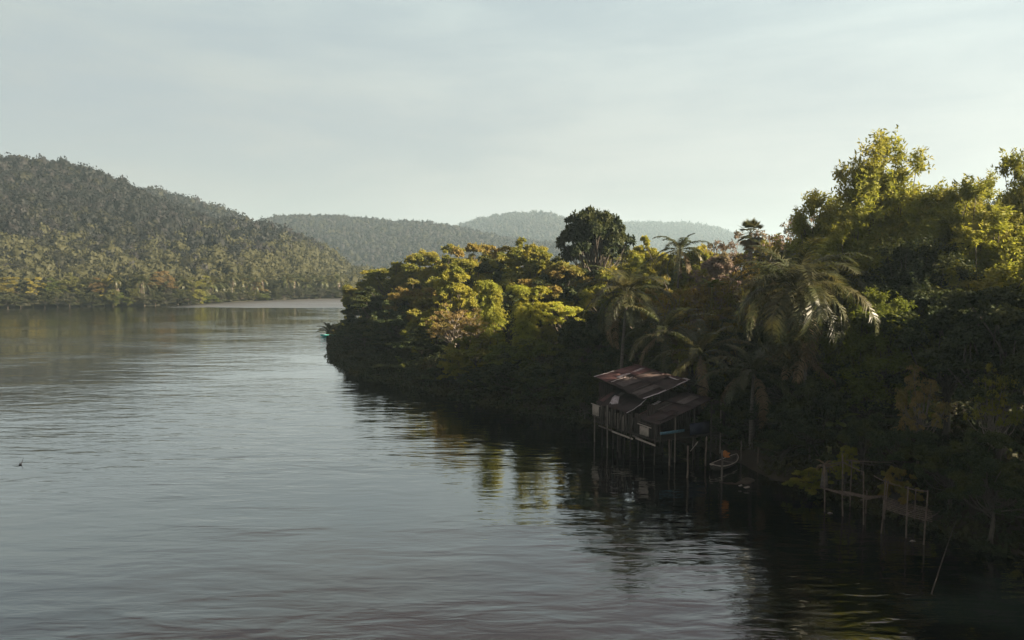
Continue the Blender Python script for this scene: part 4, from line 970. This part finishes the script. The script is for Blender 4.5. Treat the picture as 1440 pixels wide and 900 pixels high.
# loose patches nailed over the roofs
def patch_on(P, a, b, w_, l_, name, m, ang=0.0, off=0.13):
    Pa, Pb, Pc = P(a, b), P(a+w_, b), P(a, b+l_); Pd = P(a+w_, b+l_)
    sh = Vector((rg.uniform(-.05, .05), rg.uniform(-.05, .05), off))
    mb = MB(); sheets(mb, Pa+sh, Pb+sh+Vector((0, 0, ang)), Pc+sh, Pd+sh+Vector((0, 0, ang)), 1, 1, rr, cpw=5); return mb.build(name, M[m], house)
M['roof_grey'] = roofmat('grey_roof', (0.075, 0.064, 0.062), (0.11, 0.09, 0.085), (0.05, 0.036, 0.032))
lean = lambda a, b: lerp(lerp(L1[0], L2[1], a), lerp(L1[2], L2[3], a), b)
shed = lambda a, b: lerp(lerp(S0, S1, a), lerp(S2, S3, a), b)
patch_on(onroof, 0.42, 0.05, 0.15, 0.42, 'roof_patch', 'roof_grey'); patch_on(onroof, 0.62, 0.52, 0.14, 0.40, 'roof_patch', 'roof', 0.03)
patch_on(onroof, 0.80, -0.03, 0.12, 0.5, 'roof_patch', 'roof_grey', 0.03); patch_on(onroof, 0.27, 0.55, 0.10, 0.4, 'roof_patch', 'roof_red')
patch_on(lean, 0.30, 0.35, 0.13, 0.5, 'roof_patch', 'roof_grey', 0.05); patch_on(lean, 0.05, 0.1, 0.12, 0.6, 'roof_patch', 'roof_red', 0.0); patch_on(lean, 0.62, -0.12, 0.12, 0.7, 'roof_patch', 'roof', 0.08)
patch_on(shed, 0.08, 0.30, 0.26, 0.28, 'roof_patch', 'roof_grey'); patch_on(shed, 0.62, 0.05, 0.3, 0.33, 'roof_patch', 'roof', 0.02); patch_on(shed, 0.4, 0.62, 0.3, 0.3, 'roof_patch', 'roof_grey', 0.02)
for a0, b0, b1, m_ in [(0.52, 0.08, 0.35, 'roof_grey'), (0.72, 0.1, 0.6, 'roof_grey'), (0.14, 0.1, 0.85, 'roof_red')]: strip(onroof(a0, b0), onroof(a0-0.01, b1), 0.06, 'roof_seam', m_, off=0.13)
for u_, z0_, z1_, tilt in [(0.95, 1.5, 2.75, 0.1), (1.6, 1.35, 2.6, -0.15), (2.25, 1.2, 2.7, 0.05), (3.0, 1.5, 2.5, 0.25), (3.9, 1.3, 2.6, -0.1), (4.35, 1.5, 2.5, 0.2)]:
    mb = MB(); mb.beam(h(u_, -0.82, z0_), h(u_+tilt, -0.80, z1_), 0.05, 0.03); mb.build('loose_batten', M['wood'], house)
# plank walls
def planks(a, b, z0, z1, n, name, m, gap=0.02, jit=0.05, skip=()):
    a, b = Vector(a), Vector(b); d = (b-a)/n; nn = d.normalized().cross(Vector((0, 0, 1))); mb = MB()
    for i in range(n):
        if i in skip: continue
        c = a+d*(i+0.5); t = z1-rg.uniform(0, jit); bt = z0+rg.uniform(0, jit)
        mb.box(Vector((c.x, c.y, (t+bt)/2))+nn*rg.uniform(-0.008, 0.008), (d.length-gap, 0.025, t-bt), (d.normalized(), nn, Vector((0, 0, 1))))
    return mb.build(name, M[m], house)
FZ = 1.42
planks(h(0.2, -0.55, 0), h(5.0, -0.55, 0), FZ, 2.85, 30, 'front_wall', 'wood_dark', skip=(5, 7, 9, 11, 14, 15, 18, 21, 25), jit=0.15)
planks(h(0.9, -0.62, 0), h(3.4, -0.62, 0), FZ-0.1, 2.55, 16, 'front_board', 'wood_mid', skip=(0, 1, 3, 4, 6, 7, 8, 10, 12, 13), jit=0.3, gap=0.06)
planks(h(5.0, -0.45, 0), h(6.6, -0.45, 0), FZ, 2.5, 10, 'front_wall', 'wood_dark')
planks(h(0.15, -0.4, 0), h(0.15, 3.2, 0), FZ, 4.2, 22, 'side_wall', 'wood_dark')
planks(h(5.2, -0.2, 0), h(5.2, 3.4, 0), FZ, 3.4, 22, 'side_wall', 'wood_dark')
planks(h(0.2, 4.9, 0), h(6.8, 4.9, 0), FZ, 3.4, 40, 'back_wall', 'wood_dark')
# pale panels on the front
def panel(p00, p10, zt, zb, n, name, m='wood_pale'):
    a, b = Vector(p00), Vector(p10); d = (b-a)/n; nn = d.normalized().cross(Vector((0, 0, 1))); mb = MB()
    for i in range(n):
        c = a+d*(i+0.5); mb.box((c.x, c.y, (zt+zb)/2+rg.uniform(-.015, .015)), (d.length-0.012, 0.03, zt-zb), (d.normalized(), nn, Vector((0, 0, 1))))
    return mb.build(name, M[m], house)
panel(h(-0.05, -0.78, 0), h(0.72, -0.78, 0), 2.62, 1.92, 5, 'shutter')
panel(h(5.15, -0.72, 0), h(6.05, -0.72, 0), 2.13, 1.58, 5, 'shutter')
for (u0, u1, z, v_, w, m_) in [(-0.2, 0.9, 2.68, -0.80, 0.05, 'wood_pale'), (5.0, 6.35, 2.24, -0.78, 0.06, 'wood_pale'), (4.95, 6.2, 2.36, -0.70, 0.04, 'wood'), (0.0, 0.85, 1.88, -0.80, 0.04, 'wood')]:
    mb = MB(); mb.beam(h(u0, v_, z), h(u1, v_, z-0.04), 0.04, w); mb.build('shutter_rail', M[m_], house)
# floor, beams
mb = MB()
for i in range(30):
    u = 0.05+i*0.228
    mb.box(h(u, 2.1, FZ-0.02), (0.21, 5.6, 0.03), (HU, HV, Vector((0, 0, 1))))
mb.build('floor', M['wood_dark'], house)
for (u0, u1, v_, z, m_) in [(0.9, 2.7, -0.92, 1.33, 'wood'), (2.5, 4.7, -0.94, 1.25, 'wood_pale'), (5.0, 6.9, -0.9, 1.30, 'wood_pale'), (4.6, 5.6, -0.86, 1.38, 'wood'), (0.1, 6.9, 1.6, 1.28, 'wood_dark'), (0.1, 6.9, 4.2, 1.28, 'wood_dark')]:
    mb = MB(); mb.beam(h(u0, v_, z), h(u1, v_, z-0.06), 0.07, 0.09); mb.build('floor_beam', M[m_], house)
for z_, m_, va, vb in ((1.95, 'blue_board', -0.55, 1.35),):
    mb = MB(); mb.beam(h(6.95, va, z_), h(6.95, vb, z_), 0.03, 0.17); mb.build('blue_plank', M[m_], house)
mb = MB(); mb.box(h(6.95, 2.6, 1.95), (0.02, 1.6, 0.75), (HU, HV, Vector((0, 0, 1)))); mb.build('tarp', M['blue_tarp'], house)
mb = MB(); mb.box(h(6.8, -0.45, 2.0), (0.08, 0.08, 1.3), (HU, HV, Vector((0, 0, 1)))); mb.build('corner_post', M['wood_dark'], house)
for (u, v_, zt) in [(0.1, -0.7, 2.6), (1.1, -0.75, 2.7), (1.9, -0.9, 2.9), (2.3, -0.7, 1.3), (3.1, -0.9, 1.3), (3.6, -0.75, 2.6), (4.5, -0.95, 2.7), (5.0, -0.7, 1.3), (5.7, -0.8, 1.3), (6.8, -0.85, 2.5), (6.85, 0.7, 2.8), (6.9, 2.2, 3.2), (6.9, 3.6, 3.5),
                   (0.1, 1.6, 1.4), (2.4, 1.6, 1.4), (4.6, 1.6, 1.4), (0.1, 4.2, 4.0), (2.4, 4.2, 1.4), (4.6, 4.2, 1.4), (6.8, 4.5, 3.4)]:
    mb = MB(); du, dv = rg.uniform(-.06, .06), rg.uniform(-.06, .06)
    mb.tube([h(u+du, v_+dv, -1.5), h(u, v_, 0.5), h(u-du*0.5, v_, zt)], [0.048, 0.045, 0.04], 8); mb.build('stilt', M['wood_dark' if rg.random() < .85 else 'wood_mid'], house, smooth=True)

# freestanding stilts
GP = 'bare stilts standing in the water beside the house'
for (px, tp, bt, lab, lean) in [(942.5, 618, 655, 'bare stilt nearest the corner of the lower shed', 3),
     (967, 627, 672, 'gnarled bare stilt with a peeling middle left of the canoe', 1),
     (991, 614, 655, 'straightest pale stilt just left of the canoe bow', -3),
     (1042, 620, 650, 'dim thin stilt behind the canoe stern', 0),
     (1065, 622, 657, 'bare stilt well right of the canoe with a lit foot', -1),
     (1015.5, 633, 676, 'crooked stilt standing in front of the canoe', 1)]:
    b = onz(px, bt, 0.0); tpz = at(px, tp, b.y).z
    mb = MB(); dx = lean*0.03; k = 8
    o0 = empty('mooring_stilt', (b.x, b.y, 0)); 
    mb.tube([(dx*(i/k)*-1+rg.uniform(-.018, .018), rg.uniform(-.015, .015), -1.2+(tpz+1.2)*i/k) for i in range(k+1)], [0.062-0.018*i/k+rg.uniform(-.006, .010) for i in range(k+1)], 8)
    bpy.data.objects.remove(o0)
    o = mb.build('mooring_stilt', M['bamboo_pole' if 'pale' in lab or 'gnarled' in lab or 'lit' in lab or 'nearest' in lab else 'wood'], smooth=True); o.location = (b.x, b.y, 0)
    tag(o, lab, 'stilt', GP)

# canoe
def canoe(p0, p1, width, label, hull, rim, name='canoe', sheer=0.22, depth=0.32, cat='canoe'):
    a, b = Vector(p0), Vector(p1); L = (b-a).length; ang = math.atan2(b.y-a.y, b.x-a.x)
    t = empty(name, (a+b)/2, ang); n, k = 18, 9; v = []; rimL, rimR = [], []
    for i in range(n+1):
        s_ = i/n*2-1; w = width/2*(1-abs(s_)**2.4)**0.75+0.012; zt = 0.20+sheer*abs(s_)**3; zb = -0.10+(0.22)*abs(s_)**4
        for j in range(k+1):
            th = -PI/2+PI*j/k; x = s_*L/2*(1-0.02*(1-math.cos(th)))
            v.append((x, w*math.sin(th), zt-(zt-zb)*math.cos(th)**0.7))
        rimL.append((s_*L/2, -w, zt)); rimR.append((s_*L/2, w, zt))
    mb = MB(); q = [(i*(k+1)+j, i*(k+1)+j+1, (i+1)*(k+1)+j+1, (i+1)*(k+1)+j) for i in range(n) for j in range(k)]
    mb.addq(v, q); o = mb.build('hull', M[hull], t, smooth=True); md = o.modifiers.new('thickness', 'SOLIDIFY'); md.thickness = 0.03
    for r_ in (rimL, rimR):
        mb = MB(); mb.tube(r_, 0.028, 6); mb.build('gunwale', M[rim], t, smooth=True)
    for s_ in (-0.45, 0.3):
        mb = MB(); w = width*(1-abs(s_)**2.4)**0.75; mb.box((s_*L/2, 0, 0.15), (0.16, w*0.93, 0.03)); mb.build('thwart', M['wood'], t)
    mb = MB(); mb.box((-L/2+0.12, 0, 0.20+sheer*0.85), (0.3, 0.12, 0.03)); mb.build('bow_cap', M['wood_pale'], t)
    tag(t, label, cat); return t
cp0 = onz(1000, 661, 0.15); cp1 = onz(1036, 645, 0.2)
canoe((cp0.x, cp0.y, 0.06), (cp1.x, cp1.y, 0.10), 0.95, 'narrow open canoe with pale rim beside the bare stilts', 'wood_dark', 'wood_pale')
# orange dry leaf bundle on the crooked stilt
b = onz(1015.5, 676, 0.0); c = at(1022, 637, b.y+0.0)
mb = MB(); rq = np.random.default_rng(4)
for i in range(9):
    d = np.array([0.25+rq.uniform(-.2, .4), rq.uniform(-.2, .2), rq.uniform(-.5, .7)]); d = d/np.linalg.norm(d)
    s0 = np.array([b.x+0.03, b.y, c.z-0.12]); k = 4
    nv = np.cross(d, [0, 1, 0.3]); nv /= np.linalg.norm(nv); L = rq.uniform(0.22, 0.42)
    q = []
    for a in range(k):
        t0_, t1_ = a/k, (a+1)/k; w0, w1 = 0.10*math.sin(PI*(t0_*0.9+0.05)), 0.10*math.sin(PI*(t1_*0.9+0.05))
        q.append([s0+d*L*t0_-nv*w0, s0+d*L*t0_+nv*w0, s0+d*L*t1_+nv*w1, s0+d*L*t1_-nv*w1])
    mb.quads(q)
M['orange_leaf'] = leafmat('orange_leaf', (0.30, 0.12, 0.04), (0.38, 0.17, 0.06), trans=0.4)
o = mb.build('dry_leaf_bundle', M['orange_leaf']); tag(o, 'orange brown bundle of dry leaves tied on the stilt by the canoe', 'leaf bundle')
# paddle
a = at(976.5, 627.5, 45.0); b = at(981.5, 621, 45.0)
mb = MB(); mb.tube([a-Vector((0.25, 0, 0.32)), a, lerp(a, b, 0.5), b], [0.016, 0.02, 0.045, 0.02], 6); o = mb.build('leaning_stick', M['wood_pale'], smooth=True)
tag(o, 'short pale split stick leaning between two bare stilts', 'stick')
# mud bank by the canoe with pale litter
def mud(x, y):
    r = np.hypot((x-12.6)/2.6, (y-40.6)/1.5); return -0.38+0.46*np.exp(-r**2*1.1)+0.16*vnoise(x, y, 0.55, 3)+0.07*vnoise(x, y, 0.2, 5)
o = grid('mud_bank', np.arange(8.5, 17, 0.12), np.arange(37.5, 44, 0.12), mud, M['soil']); tag(o, kind='structure')
for i, (px, py, s_, lab) in enumerate([(1050, 686, 0.17, 'larger pale scrap lying on the mud bank'), (1041, 683.5, 0.11, 'smaller pale scrap left of the larger one on the mud bank')]):
    p = onz(px, py, 0.13); mb = MB(); mb.box((0, 0, 0), (s_*1.6, s_, 0.03), (Vector((0.9, 0.3, 0.1)).normalized(), Vector((-0.3, 0.9, 0)).normalized(), Vector((0, 0, 1))))
    mb.box((s_*0.6, s_*0.3, 0.03), (s_*0.7, s_*0.5, 0.02)); o = mb.build('driftwood_scrap', M['wood_pale']); o.location = (p.x, p.y, 0.16); tag(o, lab, 'scrap')

# ================================================================== bamboo jetty
jet = empty('bamboo_jetty', (16.2, 35.0, 0)); tag(jet, 'rickety two level bamboo jetty with bare posts under the dark bank', 'jetty')
JO = Vector((16.2, 35.0, 0))
def jp(px, py, Y): return at(px, py, Y)-JO
posts = [(1157, 651, 720, 0), (1182, 638, 726, 0), (1196, 646, 712, 1.3), (1212, 663, 738, 0), (1218, 690, 722, 1.5), (1243, 674, 750, 0), (1247, 676, 730, 1.6), (1274, 684, 757, 0), (1286, 688, 735, 1.6), (1302, 690, 766, 0)]
for (px, tp, bt, back) in posts:
    b = onz(px, bt, 0) if not back else onz(px, bt, 0)
    b.z = 0; tpz = at(px, tp, b.y).z; k = 7; mb = MB(); l0 = rg.uniform(-.22, .22)
    mb.tube([(b.x-JO.x+l0*(1-i/k)+rg.uniform(-.012, .012), b.y-JO.y, -1.3+(tpz+1.3)*i/k) for i in range(k+1)], [0.040-0.012*i/k for i in range(k+1)], 7)
    mb.build('post', M['bamboo_pole'], jet, smooth=True)
def pole(a, b, r=0.026, m='bamboo_pole', name='rail', sag=0.03):
    mb = MB(); k = 6
    mb.tube([lerp(a, b, i/k)+Vector((0, 0, -sag*math.sin(PI*i/k)+rg.uniform(-.006, .006))) for i in range(k+1)], [r*(1-0.25*i/k) for i in range(k+1)], 6)
    return mb.build(name, M[m], jet, smooth=True)
pole(jp(1150, 655, 36.0), jp(1186, 649, 35.9)); pole(jp(1158, 658, 36.0), jp(1182, 652, 35.8), 0.02)
pole(jp(1184, 649, 35.6), jp(1215, 664, 34.3)); pole(jp(1190, 647, 36.7), jp(1254, 650, 36.3), 0.028)
pole(jp(1200, 648.5, 36.6), jp(1230, 655, 36.4), 0.015)
pole(jp(1229, 669, 33.9), jp(1248, 678, 33.2)); pole(jp(1240, 675, 33.2), jp(1268, 684, 32.6)); pole(jp(1272, 685, 32.5), jp(1304, 691, 31.9), 0.03)
for i in range(4):
    pole(jp(1153+i*3, 685+i*0.6, 36.1+i*0.12), jp(1197+i*3, 698-i*0.8, 35.2+i*0.12), 0.026, name='deck_pole')
    pole(jp(1180+i*4, 690+i*0.5, 35.4+i*0.12), jp(1224+i*3, 702-i*1.0, 34.2+i*0.14), 0.026, name='deck_pole')
for i in range(3): pole(jp(1210+i*6, 703-i*2.5, 34.4+i*0.25), jp(1246+i*4, 697-i*1.5, 34.6+i*0.3), 0.024, name='deck_pole')
for i in range(8):
    y_ = i*0.26
    a = jp(1243, 714.5, 33.2)+Vector((0.12*i, y_, 0)); b = jp(1304, 733.5, 31.9)+Vector((0.14*i+rg.uniform(0, .3), y_, 0))
    pole(a, b, 0.027, name='deck_pole', sag=0.05)
for i in range(3): pole(jp(1246+i*26, 716+i*8, 33.2-i*0.6), jp(1262+i*30, 707+i*6, 35.2-i*0.6), 0.028, name='cross_pole')
# lit litter caught at the jetty corner
make_palm(1160, 655, 36.3, 'small dry sunlit leaf tuft growing at the left jetty post', nfr=9, L=0.55, lean=(0, 0), seed=31, dry=9, nuts=False, simple=True, low=-0.6, name='dry_plant', base=1.5)
# leaning pole at lower right
a = onz(1305, 842, 0.0); b = at(1345, 730, 29.5)
mb = MB(); mb.tube([a+Vector((-0.05, -0.05, -0.3)), lerp(a, b, .4)+Vector((.02, 0, 0)), b], [0.026, 0.022, 0.012], 7); o = mb.build('leaning_pole', M['wood_dark'], smooth=True); tag(o, 'long thin pole leaning from the water into the bank right of the jetty', 'pole')
# floating leaves
for px, py, lab in [(1167, 722, 'pale floating scrap in front of the first jetty posts'), (1283, 761.5, 'pale floating scrap by the last jetty post'), (845, 512, None)]:
    if not lab: continue
    p = onz(px, py, 0.0); mb = MB(); mb.tube([(-0.12, 0, 0.01), (0, 0.03, 0.03), (0.14, 0, 0.012)], [0.01, 0.035, 0.01], 5); o = mb.build('floating_scrap', M['wood_pale']); o.location = (p.x, p.y, 0.0); tag(o, lab, 'scrap')

# ================================================================== boats, bird
M['teal'] = solid('turquoise_paint', (0.10, 0.50, 0.46), 0.5, (0.08, 0.38, 0.36), 3); M['white'] = solid('white_paint', (0.75, 0.74, 0.70), 0.5, (0.6, 0.6, 0.56), 3)
p = onz(462, 472, 0.1); canoe((p.x-1.2, p.y-1.0, 0.05), (p.x+2.0, p.y+0.8, 0.05), 0.9, 'small turquoise boat moored under the spiky palm at the tip', 'teal', 'teal', 'rowing_boat', cat='boat')
p = onz(350, 421.5, 0.1); canoe((p.x-2.2, p.y-0.6, 0.15), (p.x+2.2, p.y+0.4, 0.15), 1.3, 'small white boat pulled up on the far shore below the palms', 'white', 'white', 'rowing_boat', cat='boat', depth=0.5)
# bird skimming the water at left
p = at(29, 653, 44.2); mb = MB(); 
k = 9; ts = [i/(k-1) for i in range(k)]
mb.tube([(-0.10+0.20*t, 0, 0.012*math.sin(PI*t)) for t in ts], [0.004+0.024*math.sin(PI*min(1, t*1.02))**0.8 for t in ts], 8)
for sgn in (-1, 1):
    v = []; 
    for i in range(6):
        t = i/5; x = 0.035-0.11*t**1.6; y = sgn*(0.01+0.155*t); z = 0.01+0.13*t-0.05*t*t; c = 0.055*(1-t)**0.7+0.006
        v += [(x+c*0.5, y, z), (x-c*0.5, y, z), (x-c*0.5, y, z-.006), (x+c*0.5, y, z-.006)]
    q = [(4*i+e, 4*i+4+e, 4*i+4+(e+1) % 4, 4*i+(e+1) % 4) for i in range(5) for e in range(4)]
    mb.addq(v, q)
for sgn in (-1, 1):
    mb.addq([(-0.09, 0.004*sgn, 0.004), (-0.09, 0.012*sgn, 0), (-0.17, 0.03*sgn, 0), (-0.165, 0.024*sgn, 0.003)], [(0, 1, 2, 3)])
M['bird'] = solid('dark_plumage', (0.02, 0.022, 0.03), 0.6)
bird = mb.build('swallow', M['bird']); bird.location = p; bird.rotation_euler = (R(25), R(-8), R(-35)); bird.scale = (2.1,)*3
tag(bird, 'small dark bird flying low over the water at left', 'bird')

# ================================================================== far shore
for nm_, c_ in {'yellow': ((0.11, 0.10, 0.024), (0.16, 0.135, 0.03)), 'rust': ((0.085, 0.062, 0.026), (0.12, 0.085, 0.035)), 'bamboo': ((0.10, 0.105, 0.024), (0.135, 0.13, 0.03)),
                'olive': ((0.040, 0.045, 0.016), (0.07, 0.07, 0.022)), 'fresh': ((0.050, 0.066, 0.018), (0.08, 0.095, 0.024)), 'palm_dry': ((0.085, 0.070, 0.056), (0.13, 0.108, 0.085)), 'dark': ((0.022, 0.026, 0.013), (0.045, 0.048, 0.02)), 'under': ((0.035, 0.037, 0.024), (0.06, 0.06, 0.038))}.items():
    M[nm_] = leafmat('far_'+nm_, *c_, trans=0.3)
shy = lambda px: onz(px, float(np.interp(px, [0, 120, 200, 270, 340, 420, 480], [433, 431, 430, 428, 424, 421, 419.5])), 0).y
GS = 'leafy trees lining the far shore'; GPF = 'coconut palms lining the far shore'
words = ['first', 'second', 'third', 'fourth', 'fifth', 'sixth', 'seventh', 'eighth', 'ninth', 'tenth', 'eleventh', 'twelfth', 'thirteenth', 'fourteenth', 'fifteenth', 'sixteenth', 'seventeenth', 'eighteenth', 'nineteenth', 'twentieth', 'twenty first', 'twenty second', 'twenty third', 'twenty fourth', 'twenty fifth', 'twenty sixth', 'twenty seventh', 'twenty eighth', 'twenty ninth', 'thirtieth']
# back row: px, top, leaf
bk = [(-12, 392, 'olive'), (12, 387, 'yellow'), (34, 392, 'dark'), (48, 391, 'yellow'), (74, 391, 'fresh'), (88, 396, 'olive'), (103, 385, 'olive'), (121, 391, 'dark'), (137, 391, 'rust'), (150, 388, 'yellow'), (178, 392, 'dark'),
      (190, 384, 'dark'), (214, 386, 'dark'), (228, 378, 'rust'), (243, 388, 'dark'), (270, 391, 'olive'), (284, 388, 'bamboo'), (300, 390, 'dark'), (330, 388, 'dark'), (352, 389, 'rust'), (378, 388, 'dark'), (402, 386, 'dark'), (430, 389, 'dark'), (452, 391, 'dark'), (474, 388, 'olive')]
cols = {'olive': 'olive', 'yellow': 'sunlit yellow topped', 'dark': 'dark green', 'fresh': 'fresh green', 'rust': 'orange brown', 'bamboo': 'bright yellow green', 'tan': 'tan'}
cnt = {}
for i, (px, top, lf) in enumerate(bk):
    cnt[lf] = cnt.get(lf, 0)+1
    ps = shy(px)+5; rad = 5.5
    plant(f'broad{i % 4}' if i % 3 else 'bush1', px, top, ps+4, rad, lf, f'{words[cnt[lf]-1]} {cols[lf]} tree from the left behind the far shore bushes', 'broadleaf_tree', 'tree', GS, seed=400+i, base=1.0)
fr = [(-8, 408, 'dark'), (10, 410, 'dark'), (28, 412, 'dark'), (45, 410, 'under'), (62, 408, 'dark'), (80, 409, 'dark'), (97, 411, 'under'), (113, 408, 'dark'), (130, 410, 'dark'), (146, 414, 'dark'), (158, 406, 'olive'), (172, 412, 'fresh'), (188, 404, 'olive'), (203, 413, 'under'), (218, 409, 'dark'),
      (234, 410, 'under'), (250, 405, 'dark'), (264, 410, 'dark'), (279, 406, 'bamboo'), (296, 414, 'fresh'), (307, 410, 'under'), (321, 408, 'dark'), (338, 411, 'under'), (356, 407, 'olive'), (369, 412, 'fresh'), (384, 405, 'dark'), (400, 404, 'dark'), (417, 403, 'under'), (434, 403, 'dark'), (450, 402, 'under'), (467, 403, 'dark'), (482, 401, 'dark')]
cols['under'] = 'grey green'
cnt = {}
M_under = M['under']
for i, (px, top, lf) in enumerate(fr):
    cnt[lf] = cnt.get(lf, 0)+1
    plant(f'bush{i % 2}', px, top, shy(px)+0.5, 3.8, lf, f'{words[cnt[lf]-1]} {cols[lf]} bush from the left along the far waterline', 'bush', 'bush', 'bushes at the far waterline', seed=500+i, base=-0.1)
pl = [(163, 396), (201, 397), (257, 398), (299, 397), (313, 396), (326, 393), (338, 396), (349, 392), (358, 397), (368, 395), (404, 396), (413, 393), (423, 390), (430, 396), (441, 395), (452, 397), (458, 394), (467, 396), (475, 397)]
pt = {163: 'short dark palm right of the orange brown tree on the far shore', 201: 'broad far shore palm with pale drooping fronds standing clear', 257: 'lone far shore palm left of the bright bamboo like tree'}
j = 0
for i, (px, cy_) in enumerate(pl):
    if px in pt: lab = pt[px]
    else: lab = f'far shore palm, {words[j]} from the left in the long palm row'; j += 1
    make_palm(px, cy_+(i*29 % 9-4)*0.9, shy(px)+4+(i*17 % 5), lab, nfr=20+i*5 % 9, L=(4.2+(i*13 % 5)*0.25) if px != 201 else 6.0, lean=((i*37 % 7-3)*0.4, 0), seed=50+i, dry=(1, 3, 0, 4, 2)[i % 5], nuts=False, simple=True, base=0.6, group=GPF, low=-1.0)

# ================================================================== haze
mb = MB(); mb.box((0, 2000, 98), (9500, 6400, 206))
hz = mb.build('haze', None); hz.data.materials.clear()
m, nt, o_ = mat('haze_air'); pv = nt.nodes.new('ShaderNodeVolumePrincipled')
pv.inputs['Color'].default_value = (0.62, 0.84, 0.98, 1); pv.inputs['Density'].default_value = 0.00022; pv.inputs['Anisotropy'].default_value = 0.2
nt.links.new(pv.outputs[0], o_.inputs['Volume']); hz.data.materials.append(m)
tag(hz, 'thin pale haze over the river and hills', 'haze', kind='stuff')
